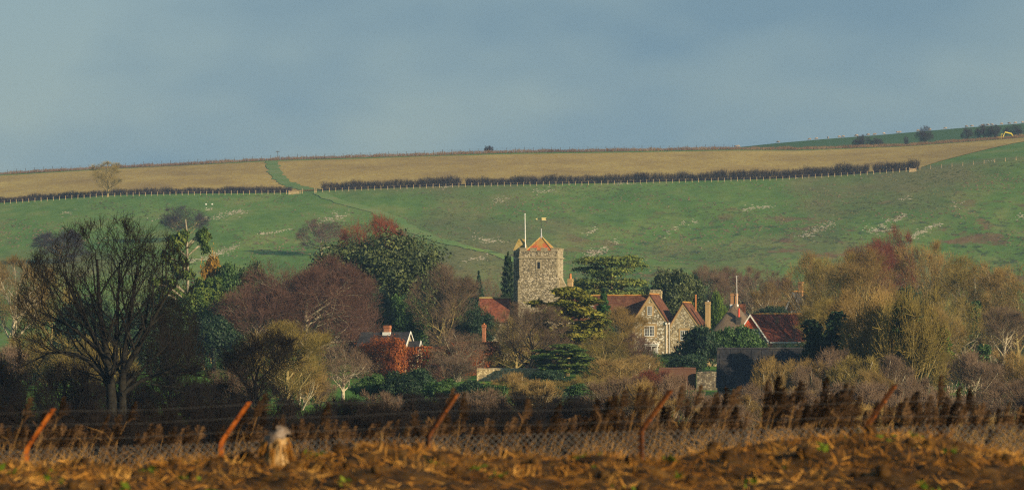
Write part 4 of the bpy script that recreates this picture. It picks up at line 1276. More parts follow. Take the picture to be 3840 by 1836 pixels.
# bare growth before the manor
place('upright0', 2320, 1150, 210, 585, bark='bark_olive', leaf='twig_tan', label='tall tan bare tree hiding the left of the flint gable', **B)
place('round0', 2270, 1240, 230, 570, bark='bark_olive', leaf='twig_olive', label='olive bare bushy tree right of the golden pine', **B)
place('round1', 2385, 1250, 170, 572, bark='bark_grey', leaf='twig_beech', label='russet bare shrub tree in front of the white porch', **B)
place('upright1', 2400, 1330, 200, 520, bark='bark_pale', leaf='twig_tan', label='pale-stemmed bare birch below the porch', **B)
place('shrub0', 2300, 1345, 260, 500, bark='bark_olive', leaf='twig_tan', label='tan bare thicket below the golden pine', name='bare_shrub', cat='shrub')
place('shrub1', 2450, 1385, 200, 470, bark='bark_olive', leaf='twig_red', label='russet bare shrub by the brick boundary wall', name='bare_shrub', cat='shrub')
# left background
place('upright2', 60, 962, 300, 705, bark='bark_pale', leaf='twig_tan', label='hazy tan tree with pale limbs at the left edge', **B)
place('round0', 190, 1010, 220, 720, bark='bark_olive', leaf='twig_olive', label='hazy olive bare tree behind the huge dark one', **B)
place('leafy0', 320, 1125, 240, 575, bark='bark_dark', leaf='leaf_dark', label='dark rounded evergreen seen through the huge bare tree', **E)
place('leafy1', 560, 1160, 330, 590, bark='bark_dark', leaf='leaf_dark', label='dark evergreen mass behind the smaller dark bare tree', **E)
place('scots', 703, 862, 250, 640, bark='bark_grey', leaf='leaf_scots', label='tall sparse pine with bare trunk and tufted green branches', name='pine_tree', cat='tree', rot=0.)
place('leafy0', 650, 1075, 220, 650, bark='bark_olive', leaf='leaf_scots', label='olive green evergreen at the foot of the sparse pine', **E)
place('leafy1', 790, 968, 125, 656, bark='bark_olive', leaf='leaf_ochre', label='ochre-topped conifer right of the sparse pine', **E)
place('leafy0', 760, 1085, 230, 615, bark='bark_olive', leaf='leaf_scots', label='olive evergreen under the ochre-topped conifer', **E)
place('leafy0', 872, 996, 190, 655, bark='bark_dark', leaf='leaf_green', label='rounded green evergreen left of the purple-brown dome', **E)
place('leafy1', 945, 986, 130, 700, bark='bark_dark', leaf='leaf_holm', label='smaller rounded evergreen touching the green one from behind', **E)
place('leafy1', 800, 1190, 210, 596, bark='bark_dark', leaf='leaf_dark', label='dark low evergreen below the ochre-topped conifer', **E)
place('leafy0', 480, 1240, 260, 560, bark='bark_dark', leaf='leaf_dark', label='low dark evergreen in the middle of the huge tree', **E)
# trees standing on the hill
place('round0', 690, 772, 195, vbase=908, bark='bark_olive', leaf='twig_purple', label='rounded purple-grey bare tree alone on the hill', **B)
place('round1', 1205, 822, 180, vbase=957, bark='bark_grey', leaf='twig_beech', label='slim pale-trunked bare tree casting a long shadow on the hill', **B)
place('beech0', 225, 862, 200, vbase=985, bark='bark_olive', leaf='twig_purple', label='hazy bare tree on the hill behind the huge dark crown', **B)
place('upright2', 402, 604, 128, y=1497, bark='bark_olive', leaf='twig_olive', label='lone olive bare tree on the hill fence line', **B)
# right-hand wood
RW = [('upright0', 3035, 945, 190, 690, 'bark_grey', 'twig_tan', 'rusty tan tree at the left end of the right-hand wood'),
      ('upright2', 3135, 950, 260, 650, 'bark_olive', 'twig_olive', 'olive tree over the steep grey gable at the wood edge'),
      ('upright0', 3235, 935, 290, 632, 'bark_olive', 'twig_tan', 'tall tan tree in the middle of the wood, left of centre'),
      ('round0', 3352, 850, 200, 780, 'bark_grey', 'twig_red', 'dark red-brown round tree rising highest behind the wood'),
      ('beech1', 3270, 900, 230, 765, 'bark_grey', 'twig_red', 'low red-brown crown beside the highest tree of the wood'),
      ('upright2', 3475, 905, 270, 690, 'bark_olive', 'twig_tan', 'broad tan tree right of the red-brown crowns'),
      ('upright0', 3590, 960, 260, 655, 'bark_pale', 'twig_olive', 'olive-tan tree with pale limbs in the right part of the wood'),
      ('round1', 3710, 985, 270, 640, 'bark_pale', 'twig_tan', 'tan tree with crooked pale limbs near the right edge'),
      ('upright2', 3815, 985, 260, 630, 'bark_olive', 'twig_tan', 'tan tree cut by the right edge of the picture'),
      ('shrub0', 3410, 1080, 280, 462, 'bark_olive', 'twig_olive', 'grey-brown tree in the dark gap of the wood'),
      ('beech0', 3235, 1095, 300, 484, 'bark_pale', 'twig_tan', 'pale tan tree with arching branches in the wood front'),
      ('upright0', 3110, 1120, 230, 500, 'bark_olive', 'twig_olive', 'dense olive tree beside the red school roof'),
      ('round0', 3610, 1120, 240, 575, 'bark_grey', 'twig_olive', 'lower olive tree in the wood front, right half'),
      ('upright1', 3760, 1150, 220, 560, 'bark_pale', 'twig_grey', 'thin pale-stemmed tree by the right edge'),
      ('shrub1', 3300, 1090, 280, 468, 'bark_olive', 'twig_tan', 'slender stems rising from ivy in the wood front'),
      ('upright0', 3510, 1150, 220, 560, 'bark_grey', 'twig_tan', 'tan twiggy tree right of the ivy columns')]
for k, u, vt, w, y, bk, lf, lab in RW:
    place(k, u, vt, w, y, bark=bk, leaf=lf, label=lab, **B)
for u, vt, w, y, lf, lab in ((3400, 1080, 130, 640, 'leaf_dark', 'dark evergreen in the gap of the wood'), (3000, 1285, 150, 592, 'leaf_dark', 'dark evergreen under the right end of the school roof'), (3085, 1255, 150, 478, 'leaf_dark', 'dark holly right of the barn roof'),
                         (3195, 1270, 130, 472, 'leaf_green', 'green holly at the foot of the tan trees'), (3370, 1290, 110, 570, 'leaf_green', 'ivy bush among pale slender stems'), (2960, 1330, 160, 500, 'leaf_dark', 'dark bush hiding the right end of the barn')):
    place('leafy0', u, vt, w, y, bark='bark_dark', leaf=lf, label=lab, **E)
for u, vt, y, lf, lab in ((3168, 1255, 476, 'leaf_green', 'first ivy column from the barn'), (3250, 1240, 470, 'leaf_green', 'second ivy column from the barn'), (3318, 1150, 469, 'leaf_dark', 'third and darkest ivy column from the barn'), (3385, 1120, 463, 'leaf_green', 'tallest ivy column in the wood'), (3120, 1170, 474, 'leaf_dark', 'ivy column nearest the school roof'), (3062, 1200, 472, 'leaf_dark', 'dark ivy column at the right end of the barn'), (3455, 1180, 470, 'leaf_dark', 'broad ivy column right of the tallest one'), (3545, 1230, 556, 'leaf_bright', 'yellow-green ivy column in the right half of the wood'), (3690, 1290, 550, 'leaf_green', 'last ivy column near the right edge'), (3655, 1130, 620, 'leaf_green', 'ivy high on a trunk in the right half of the wood')):
    place('ivy', u, vt, 62 if y > 480 else 84, y, bark='bark_olive', leaf=lf, label='ivy-clad trunk, ' + lab, name='ivy_trunk', cat='ivy')

# shrubs of the slope below the village
q = random.Random(5)
ORD = 'first second third fourth fifth sixth seventh eighth ninth tenth eleventh twelfth thirteenth fourteenth fifteenth sixteenth seventeenth eighteenth nineteenth twentieth twenty-first twenty-second'.split()
def scatter(n, u0, u1, v0, v1, y0, y1, w0, w1, bark, leaves, label, group, kinds=('shrub0', 'shrub1'), name='bare_shrub', cat='shrub'):
    for i in range(n):
        u = u0 + (u1 - u0) * (i + q.uniform(.1, .9)) / n
        lab = label + ', ' + ORD[i] + ' from the left'
        place(q.choice(kinds), u, q.uniform(v0, v1), q.uniform(w0, w1), q.uniform(y0, y1), bark=bark, leaf=q.choice(leaves), label=lab, group=group, name=name, cat=cat)
scatter(11, 3030, 3880, 1190, 1300, 640, 690, 130, 190, 'bark_dark', ('leaf_dark', 'leaf_dark', 'leaf_green'), 'dark evergreen understorey tree deep in the right-hand wood', 'understorey of the right-hand wood', ('leafy0', 'leafy1'), 'evergreen_tree', 'tree')
scatter(7, 2030, 2480, 1290, 1350, 596, 606, 90, 140, 'bark_dark', ('leaf_dark', 'leaf_green'), 'dark evergreen shrub at the foot of the manor walls', 'shrubs at the foot of the manor', ('leafy0', 'leafy1'), 'evergreen_bush', 'bush')
scatter(5, 2040, 2420, 1385, 1425, 500, 540, 110, 170, 'bark_dark', ('leaf_dark',), 'dark low bush on the bank under the pines', 'bushes on the bank under the pines', ('bush0', 'bush1'), 'evergreen_bush', 'bush')
scatter(13, 2950, 3880, 1300, 1390, 430, 520, 150, 240, 'bark_pale', ('twig_tan', 'twig_olive', 'twig_grey'), 'tan bare shrub at the foot of the right-hand wood', 'shrubs below the wood')
scatter(16, 2300, 3880, 1400, 1480, 300, 400, 170, 280, 'bark_grey', ('twig_tan', 'twig_grey', 'twig_grey'), 'grey-brown bare shrub in the belt behind the right-hand reeds', 'shrubs behind the right-hand reeds')
place('shrub0', 2885, 1338, 150, 425, bark='bark_pale', leaf='twig_tan', label='upright tan shrub against the dark barn roof', name='bare_shrub', cat='shrub')
place('shrub1', 3010, 1368, 130, 420, bark='bark_grey', leaf='twig_grey', label='grey twiggy shrub against the right end of the barn', name='bare_shrub', cat='shrub')
scatter(8, 1960, 2420, 1390, 1450, 410, 480, 130, 200, 'bark_pale', ('twig_tan', 'twig_olive'), 'pale-stemmed bare shrub below the pines', 'shrubs below the pines')
place('round1', 1722, 1238, 205, 560, bark='bark_grey', leaf='twig_grey', label='grey bushy bare tree in front of the copper hedge', **B)
place('shrub0', 1690, 1330, 200, 540, bark='bark_grey', leaf='twig_grey', label='grey bare shrub in front of the straight copper hedge', name='bare_shrub', cat='shrub')
place('shrub1', 1930, 1395, 170, 470, bark='bark_pale', leaf='twig_tan', label='bare shrub with pale upright stems below the flint wall', name='bare_shrub', cat='shrub')
for u, vt, w, y, lf, lab in ((1400, 1408, 140, 465, 'leaf_green', 'green bush at the right side of the lawn'), (1500, 1395, 150, 460, 'leaf_dark', 'dark green bush below the rounded copper hedge'), (1570, 1385, 150, 470, 'leaf_dark', 'dark spreading bush below the straight copper hedge'), (1660, 1425, 150, 455, 'leaf_green', 'green bush below the small red beech bush'),
                         (1760, 1430, 160, 450, 'leaf_dark', 'dark bush below the left end of the flint wall'), (1850, 1440, 130, 440, 'leaf_green', 'green bush below the middle of the flint wall'), (2180, 1440, 150, 450, 'leaf_green', 'ivy-green bush below the lower pine'), (2060, 1440, 120, 445, 'leaf_dark', 'dark bush under the spreading bare tree')):
    place('bush0' if u % 20 else 'bush1', u, vt, w, y, bark='bark_dark', leaf=lf, label=lab, name='evergreen_bush', cat='bush')
place('bush1', 1480, 1412, 90, 462, bark='bark_dark', leaf='leaf_copper_dark', label='russet bush between the lawn and the dark green bushes', name='russet_bush', cat='bush')
scatter(3, 1690, 2000, 1415, 1440, 450, 480, 100, 140, 'bark_olive', ('twig_olive', 'twig_tan'), 'low olive bare shrub around the flint wall', 'shrubs around the flint wall')
scatter(5, -40, 430, 1240, 1310, 500, 560, 200, 280, 'bark_dark', ('twig_grey', 'twig_olive'), 'dim bare shrub behind the huge tree at the left', 'dim shrubs behind the huge tree')
# dark thicket between the reeds and the village
scatter(7, -60, 860, 1330, 1440, 285, 330, 200, 330, 'bark_dark', ('twig_dark',), 'dark bare shrub around the huge tree', 'dark shrubs round the huge tree', ('round0', 'shrub0', 'shrub1'))
scatter(22, -100, 2350, 1490, 1535, 170, 240, 210, 330, 'bark_dark', ('thicket',), 'blackish bare shrub of the thicket behind the reeds', 'thicket behind the reeds')
scatter(18, -100, 2500, 1540, 1590, 135, 165, 220, 330, 'bark_dark', ('thicket',), 'low blackish shrub in front of the thicket', 'front of the thicket')
scatter(8, 1180, 2350, 1455, 1490, 300, 380, 180, 260, 'bark_dark', ('twig_dark', 'twig_grey'), 'dim bare shrub between thicket and garden bushes', 'shrubs between thicket and gardens')
scatter(10, 2350, 3900, 1500, 1560, 170, 240, 240, 340, 'bark_grey', ('twig_grey', 'twig_tan'), 'low grey bare shrub just behind the right-hand reeds', 'low shrubs behind the right-hand reeds')

# ---------------------------------------------------------------- the hill: hedges, fences, gates, chalk, sheep
def sprigs(name, label, u0, u1, y, h0, h1, dens, mat, cat=None, kind=None, thick=1.2, r=.03, gaps=(), twigs=3, lean=.25, zfun=None):
    g = np.random.default_rng(len(label or name) + abs(int(u0)))
    x0, x1 = (u0 - 1920) * y / F, (u1 - 1920) * y / F
    n = int((x1 - x0) * dens)
    x = np.sort(g.uniform(x0, x1, n)); yy_ = y + g.uniform(-thick, thick, n)
    for a, b2 in gaps:
        k = (x < (a - 1920) * y / F) | (x > (b2 - 1920) * y / F); x, yy_ = x[k], yy_[k]
    n = len(x)
    z = gz(x, yy_)
    t = (x - x0) / (x1 - x0)
    h = (h0 + (h1 - h0) * t) * (.62 + .38 * g.random(n)) * (1 + .06 * np.sin(x * .55) + .05 * np.sin(x * 1.7 + 1) + .14 * np.sin(x * .13 + 2) * np.sin(x * .31) + .07 * np.sin(x * .9 + 3 * np.sin(x * .07)))
    d = g.normal(size=(n, 3)) * lean; d[:, 2] = 1
    p0 = np.stack([x, yy_, z - .1], 1); p2 = p0 + d * h[:, None]; p1 = (p0 + p2) / 2 + g.normal(size=(n, 3)) * .1 * h[:, None] * lean
    Pm = np.stack([p0, p1, p2], 1)
    parts = [tubes(Pm, np.repeat(np.array([[r, r * .8, r * .4]]), n, 0), 3)]
    for k in range(twigs):
        f = g.uniform(.25, .95, n)[:, None]
        s = p0 + (p2 - p0) * f
        dd = unit(g.normal(size=(n, 3)) + np.array([[0, 0, .6]])) * (h * g.uniform(.18, .4, n))[:, None]
        parts.append(tubes(np.stack([s, s + dd], 1), np.repeat(np.array([[r * .7, r * .4]]), n, 0), 3))
    V, Fc = join(parts)
    c0 = V.mean(0); c0[2] = V[:, 2].min()
    o = obj(name, mesh_np(name, V - c0, Fc), mat); o.location = c0
    if kind:
        o['kind'] = kind
    if label:
        if cat:
            tag(o, label, cat)
        else:
            o['label'] = label
    return o
sprigs('hedgerow', 'low dark hedge left of the field gate on the hill', -60, 1092, 1506, 2.2, 2.5, 42, MT['hedge_bare'], 'hedge')
sprigs('hedgerow', 'dark bare hedge between the field gate and its gap', 1208, 1728, 1506, 2.9, 3.5, 42, MT['hedge_bare'], 'hedge')
sprigs('hedgerow', 'long dark bare hedge climbing to the right-hand gate', 1748, 3442, 1506, 3.0, 3.9, 42, MT['hedge_bare'], 'hedge', gaps=((3255, 3275),))
sprigs('scrub_strip', 'strip of dry brown scrub along the skyline above the stubble', -250, 4050, 1822, 1.35, 1.5, 34, MT['scrub_dry'], kind='stuff', thick=10, twigs=2, r=.045)
sprigs('field_edge_scrub', 'rough dead grass along the edge of the right-hand field', 3450, 3960, 1700, .6, .6, 1, MT['scrub_dry'], kind='stuff', thick=5)

postm = MB().hexa([(-.09, -.09, -.3), (.09, -.09, -.3), (.09, .09, -.3), (-.09, .09, -.3)], [(-.08, -.08, 1.35), (.08, -.08, 1.35), (.08, .08, 1.42), (-.08, .08, 1.42)]).mesh('post')
def fence(label, us, y, mat, wires=(.5, .9, 1.25), pm=None, hs=1.0, name='wire_fence'):
    x0 = (us[0] - 1920) * y / F
    root = tag(empty(name, (x0, y, gz1(x0, y))), label, 'fence')
    pts = []
    for u in us:
        x = (u - 1920) * y / F; z = gz1(x, y)
        o = obj('post', pm or postm, mat, root)
        o.location = (x - x0, 0, z - root.location[2]); o.scale = (1, 1, hs * rnd.uniform(.92, 1.1)); o.rotation_euler = (rnd.uniform(-.04, .04), rnd.uniform(-.05, .05), rnd.uniform(-.3, .3))
        pts.append((x - x0, z - root.location[2]))
    for w in wires:
        MB().tube([(a, -.1, b2 + w * hs) for a, b2 in pts], .014, 3).build('wire', MT['wire'], root)
    return root
fence('post and wire fence on the hill left of the field gate', list(np.arange(-30, 1075, 23.)), 1497, MT['timber'])
fence('post and wire fence on the hill between the two gates', list(np.arange(1186, 3400, 24.3)), 1497, MT['timber'])
fence('fence of small dark posts along the skyline', list(np.arange(-40, 2760, 34.)), 1834, MT['timber_dark'], wires=(1.0, 1.3), hs=1.5, name='ridge_fence')
fence('thin fence climbing beyond the right-hand gate', list(np.arange(3450, 3900, 40.)), 1500, MT['timber'], hs=.9)

def gate(label, u, vb, w, rz, y=1494):
    x = (u - 1920) * y / F
    root = tag(empty('field_gate', (x, y, gz1(x, y)), rz), label, 'gate')
    for i in range(5):
        MB().box(.06, w - .06, -.035, .035, .18 + i * .25, .18 + i * .25 + .12).build('rail', MT['timber'], root)
    for xx in (0, w):
        MB().box(xx - .1, xx + .1, -.1, .1, -.3, 1.6).build('gate_post', MT['timber'], root)
    MB().hexa([(.1, -.06, .2), (.25, -.06, .2), (.25, -.036, .2), (.1, -.036, .2)], [(w - .3, -.06, 1.25), (w - .15, -.06, 1.25), (w - .15, -.036, 1.25), (w - .3, -.036, 1.25)]).build('brace', MT['timber'], root)
    return root
gate('five-barred timber field gate at the foot of the green track', 1083, 722, 3.9, radians(28))
gate('five-barred timber gate at the right end of the long hedge', 3411, 633, 2.6, radians(28))
for k, u in enumerate((1128, 1134, 1180, 1184)):
    x = (u - 1920) * 1496 / F
    o = obj('gate_stile_post', postm, MT['timber'], None); o.location = (x, 1496, gz1(x, 1496)); o.scale = (1.1, 1.1, 1.25 if k in (1, 2) else .9)
    tag(o, ('short post right beside the lower field gate', 'taller post right of the lower field gate', 'tall post at the start of the middle fence', 'shorter post behind the tall one at the middle fence')[k], 'post')
x = (1041 - 1920) * 1838 / F; z = gz1(x, 1838)
fpst = tag(empty('finger_post', (x, 1838, z)), 'small dark finger post standing on the skyline above the track', 'signpost')
MB().box(-.08, .08, -.08, .08, -.2, 4.0).build('post', MT['timber_dark'], fpst)
for s_ in (-1, 1):
    MB().prism([(s_ * .08, 3.6), (s_ * .7, 3.6), (s_ * .9, 3.75), (s_ * .7, 3.9), (s_ * .08, 3.9)], -.03, .03).build('finger', MT['timber_dark'], fpst)

# chalk scars: loose white rubble where the turf is broken
SCARS = [(760, 820, 910, 795, 9), (850, 800, 925, 798, 6), (765, 790, 800, 786, 5), (1205, 832, 1260, 818, 11), (1250, 815, 1300, 808, 8), (970, 880, 1090, 862, 5), (1780, 890, 1840, 905, 8), (1815, 900, 1890, 912, 9),
         (1850, 757, 1880, 752, 7), (1880, 748, 1910, 745, 4), (1990, 722, 2075, 712, 6), (2200, 955, 2310, 915, 13), (2190, 960, 2260, 940, 8), (2205, 870, 2240, 862, 7), (2505, 870, 2620, 822, 10), (2790, 788, 2895, 772, 9), (3010, 890, 3060, 865, 8), (3040, 870, 3120, 840, 9),
         (3255, 872, 3340, 835, 9), (3345, 828, 3400, 808, 8), (3420, 885, 3530, 840, 10), (3310, 870, 3350, 858, 6), (1745, 985, 1830, 955, 7), (2120, 690, 2145, 683, 4), (3700, 604, 3730, 600, 4), (3370, 750, 3410, 740, 5), (3570, 775, 3600, 762, 5), (3820, 820, 3850, 805, 5),
         (770, 975, 900, 915, 9), (700, 990, 830, 950, 6), (560, 830, 600, 822, 4), (230, 800, 265, 795, 4), (1640, 700, 1720, 697, 4), (1330, 705, 1420, 703, 4), (2300, 690, 2380, 688, 4), (2950, 668, 3010, 664, 4), (0, 757, 170, 742, 4)]
for si, (ua, va, ub, vb, wd) in enumerate(SCARS):
    g = np.random.default_rng(200 + si)
    n = int((10 + abs(ub - ua) * .95 * wd / 7) * g.uniform(.45, 1.5)); wd = wd * g.uniform(.6, 1.7)
    t = g.random(n); t = t[np.sin(t * 23 + si) + .7 * np.sin(t * 51 + 2 * si) + g.normal(size=n) * .5 > -.1]; n = len(t); far_ = np.where(g.random(n) < .18, 3.0, 1.0); uu = ua + (ub - ua) * t + g.normal(size=n) * 7 * far_; vv = va + (vb - va) * t + wd * .5 * np.sin(t * 6 + si) + g.normal(size=n) * wd * .42 * far_
    Vs, Fs = [], []
    for a, b2 in zip(uu, vv):
        y = hill_y(a, b2); x = (a - 1920) * y / F
        k = len(Vs); rx_, ry_ = g.uniform(.12, .34) * (1 + 2 * g.random() ** 4), g.uniform(.2, .9)
        m_ = 6
        pts = [(x + cos(j * 2 * pi / m_) * rx_ * g.uniform(.6, 1.2), y + sin(j * 2 * pi / m_) * ry_ * g.uniform(.6, 1.2)) for j in range(m_)]
        zz = gz([p[0] for p in pts] + [x], [p[1] for p in pts] + [y])
        Vs += [(p[0], p[1], z_ + .03) for p, z_ in zip(pts, zz)] + [(x, y, zz[-1] + .12)]
        Fs += [(k + j, k + (j + 1) % m_, k + m_) for j in range(m_)]
    obj('chalk_scar', mesh_np('chalk_scar', Vs, Fs), MT['chalk'], ground)

# tussocks of rough grass over the slope
g = np.random.default_rng(555)
n = 17000
ty = g.uniform(1140, 1492, n); tx = g.uniform(-.128, .128, n) * ty
keep = (vn_ := np.sin(tx * .11 + ty * .05) + np.sin(tx * .047 - ty * .031 + 2) + .8 * np.sin(tx * .27 + ty * .13) + g.normal(size=n) * .8 + .9 * (tx > -30) - .6 * (ty > 1420)) > .35
tx, ty = tx[keep], ty[keep]; n = len(tx)
tz = gz(tx, ty); tr = g.uniform(.18, .5, n) * (1 + g.random(n) ** 6); thh = g.uniform(.12, .38, n)
an_ = g.random(n)[:, None] * 6.28 + np.arange(4)[None] * pi / 2
ring = np.stack([tx[:, None] + np.cos(an_) * tr[:, None] * 1.5, ty[:, None] + np.sin(an_) * tr[:, None], np.repeat((tz - .05)[:, None], 4, 1)], -1)
V = np.concatenate([ring, np.stack([tx, ty, tz + thh], 1)[:, None, :]], 1).reshape(-1, 3)
b0 = (np.arange(n) * 5)[:, None]
Fc = np.concatenate([b0 + np.array([[i, (i + 1) % 4, 4]]) for i in range(4)])
MT['tussock'] = material('tussock', [(.045, .060, .022), (.085, .10, .035), (.16, .13, .065), (.15, .085, .055)], .02, island=.35, world=True)
o = obj('grass_tussocks', mesh_np('grass_tussocks', V, Fc), MT['tussock']); o['kind'] = 'stuff'; o['label'] = 'rough grass tussocks dotted over the hillside'

# sheep on the far ridge
def sheep_mesh():
    def loft(path, n=8):
        V, Fc = [], []
        for (x, z, ry, rz2) in path:
            for j in range(n):
                a = 2 * pi * j / n; V.append((x, cos(a) * ry, z + sin(a) * rz2))
        for i in range(len(path) - 1):
            for j in range(n):
                Fc.append((i * n + j, i * n + (j + 1) % n, (i + 1) * n + (j + 1) % n, (i + 1) * n + j))
        return np.array(V), np.array(Fc)
    body = loft([(-.62, .62, .05, .05), (-.56, .64, .20, .22), (-.3, .66, .29, .29), (.1, .66, .31, .31), (.42, .64, .27, .28), (.58, .58, .19, .2), (.72, .46, .13, .14), (.84, .30, .11, .12), (.95, .18, .08, .08), (1.02, .12, .03, .03)])
    parts = [body]
    for lx in (-.4, .38):
        for ly in (-.15, .15):
            parts.append(tubes(np.array([[(lx, ly, .55), (lx + .03, ly, .28), (lx, ly, -.06)]]), np.array([[.10, .05, .04]]), 5))
    parts.append(tubes(np.array([[(-.6, 0, .72), (-.68, 0, .55), (-.68, 0, .4)]]), np.array([[.05, .05, .03]]), 5))
    return mesh_np('sheep', *join(parts), True)
shm = sheep_mesh()
SHEEP = [(2758, 'on the left end of the far ridge'), (2768, 'second from the left end of the far ridge'), (2918, 'third from the left on the far ridge'), (3036, 'standing alone left of the misty bushes'), (3062, 'close to the lone one'), (3162, 'on the ridge left of the round bush, far one'), (3211, 'small, on the ridge between two others'), (3255, 'large, on the ridge above the low misty bush'), (3281, 'right of the large one'), (3366, 'paired, left of the round bush'), (3374, 'paired, close behind its mate'), (3443, 'at the left foot of the round bush'), (3487, 'on the right top of the round bush'), (3545, 'between round bush and right-hand bushes'), (3624, 'first of the right-hand flock'), (3645, 'second of the right-hand flock'), (3684, 'third of the right-hand flock'), (3704, 'fourth of the right-hand flock'), (3719, 'fifth of the right-hand flock'), (3756, 'sixth of the right-hand flock'), (3784, 'seventh of the right-hand flock'), (3808, 'eighth of the right-hand flock')]
def put_sheep(u, y, lab, rz):
    x = (u - 1920) * y / F
    o = obj('sheep', shm, MT['wool']); o.location = (x, y, gz1(x, y)); o.rotation_euler = (0, 0, rz); o.scale = (1.15,) * 3
    tag(o, 'grazing sheep ' + lab, 'sheep', 'sheep on the far ridge')
for u, lab in SHEEP:
    put_sheep(u, 2046, lab, rnd.choice((0, pi)) + rnd.uniform(-.5, .5))
for u, vv, lab in ((3105, 511, 'below the skyline at the left'), (3147, 511, 'second below the skyline from the left'), (3213, 506, 'third below the skyline from the left'), (3257, 497, 'just under the large ridge one'), (3277, 500, 'fifth below the skyline from the left'), (3315, 503, 'last below the skyline before the round bush'), (3834, 461, 'at the right picture edge below the skyline')):
    put_sheep(u, hill_y(u, vv, 1920, 2046), lab, rnd.uniform(0, 6.28))
# misty bushes on the far hill
for u, vt, w, y, lab in ((3235, 506, 80, 1930, 'low misty bush below the sheep at the left'), (3290, 517, 55, 1925, 'small misty bush right of the low one'), (3467, 472, 68, 1935, 'round dark bush standing up to the far skyline'), (3628, 479, 50, 1935, 'narrow misty bush left of the broad ones'), (3690, 466, 75, 1940, 'broad misty bush in the right-hand row'), (3730, 468, 60, 1938, 'broad misty bush behind the yellow digger'), (3800, 468, 80, 1945, 'misty bush right of the yellow digger'), (3398, 510, 22, 1925, 'tiny misty shrub left of the round bush')):
    place('round0' if w > 60 else 'round1', u, vt, w, y, bark='bark_dark', leaf='twig_purple', label=lab, name='far_bush', cat='bush')
place('shrub0', 1834, 546, 36, 1836, bark='bark_dark', leaf='twig_purple', label='small round bush on the skyline above the church', name='far_bush', cat='bush')
for u in (773, 796):
    y = hill_y(u, 768); x = (u - 1920) * y / F
    o = MB().hexa([(-.35, -.3, -.1), (.35, -.3, -.1), (.35, .3, -.1), (-.35, .3, -.1)], [(-.45, -.4, .55), (.45, -.4, .55), (.45, .4, .55), (-.45, .4, .55)]).box(-.3, .3, -.25, .25, .553, .6).build('feed_trough', MT['white_paint'])
    o.scale = (.62,) * 3; o.location = (x, y, gz1(x, y)); tag(o, 'left one of two small white feed troughs on the hill' if u == 773 else 'right one of two small white feed troughs on the hill', 'trough')

# yellow excavator at the right end of the ridge scrub
y = 1850.0; x = (3752 - 1920) * y / F
ex = tag(empty('excavator', (x, y, gz1(x, y) + .9), 0), 'yellow excavator with raised boom beside the far misty bushes', 'excavator')
for s_ in (-1.1, 1.1):
    MB().prism([(-1.6, -.9), (1.6, -.9), (1.9, -.5), (1.6, -.1), (-1.6, -.1), (-1.9, -.5)], s_ - .25, s_ + .25).build('track', MT['track'], ex)
MB().box(-1.7, 1.4, -1.2, 1.2, 0, .85).build('body', MT['machine'], ex)
cb = MB().hexa([(.0, -1.15, .85), (1.3, -1.15, .85), (1.3, -.1, .85), (.0, -.1, .85)], [(.15, -1.1, 2.1), (1.0, -1.1, 2.1), (1.0, -.15, 2.1), (.15, -.15, 2.1)]).build('cab', MT['machine'], ex)
MB().box(.3, .95, -1.19, -1.16, 1.1, 1.9).build('pane', MT['glass'], cb)
bmx = MB()
for a, b2 in (((1.2, .8), (2.0, 3.0)), ((2.0, 3.0), (4.6, 2.4))):
    bmx.hexa([(a[0], .1, a[1] - .28), (b2[0], .1, b2[1] - .28), (b2[0], .5, b2[1] - .28), (a[0], .5, a[1] - .28)], [(a[0], .1, a[1] + .2), (b2[0], .1, b2[1] + .2), (b2[0], .5, b2[1] + .2), (a[0], .5, a[1] + .2)])
bmx.build('boom', MT['machine'], ex)
MB().hexa([(4.3, .12, 2.4), (4.7, .12, 2.7), (4.7, .48, 2.7), (4.3, .48, 2.4)], [(5.7, .12, .8), (5.95, .12, 1.0), (5.95, .48, 1.0), (5.7, .48, .8)]).build('dipper', MT['machine'], ex)
MB().prism([(5.6, .9), (6.1, 1.0), (6.2, .3), (5.7, -.1), (5.3, .2)], 0, .6).build('bucket', MT['track'], ex)

# ---------------------------------------------------------------- foreground: bank, fence, reeds
def vnoise(x, y, s, seed):
    g = np.random.default_rng(seed); T = g.random((64, 64))
    a, b2 = x / s, y / s; i, j = np.floor(a).astype(int), np.floor(b2).astype(int)
    fa, fb = a - i, b2 - j; fa = fa * fa * (3 - 2 * fa); fb = fb * fb * (3 - 2 * fb)
    t = lambda p, k: T[p % 64, k % 64]
    return (t(i, j) * (1 - fa) + t(i + 1, j) * fa) * (1 - fb) + (t(i, j + 1) * (1 - fa) + t(i + 1, j + 1) * fa) * fb - .5
CU = [-600, 0, 300, 600, 800, 1000, 1250, 1400, 1600, 1900, 2150, 2450, 2650, 2850, 3100, 3300, 3500, 3700, 3840, 4400]
CV = [1750, 1748, 1752, 1772, 1768, 1755, 1748, 1708, 1728, 1748, 1752, 1735, 1722, 1700, 1662, 1655, 1672, 1702, 1718, 1725]
def bank(x, y):
    u = 1920 + F * x / 56.0
    zc = (VH - np.interp(u, CU, CV)) * 56 / F
    t = np.clip((y - 47) / 9, 0, 1); t = t * t * (3 - 2 * t)
    z = -1.86 + (zc + 1.86) * t
    d = np.clip((y - 56.6) / 6, 0, 1); d = d * d * (3 - 2 * d)
    z = z + (-3.35 - z) * d
    z += (.26 * vnoise(x, y, 1.4, 1) + .16 * vnoise(x, y, .55, 2) + .10 * vnoise(x, y, .23, 3) + .05 * vnoise(x, y, .1, 4)) * (1 - d * .6)
    return z
xs = np.arange(-10.5, 10.5, .075); ys = np.concatenate([np.arange(40, 48, .5), np.arange(48, 60, .075), np.arange(60, 66, .4)])
X, Yg = np.meshgrid(xs, ys); V = np.stack([X.ravel(), Yg.ravel(), bank(X.ravel(), Yg.ravel())], 1)
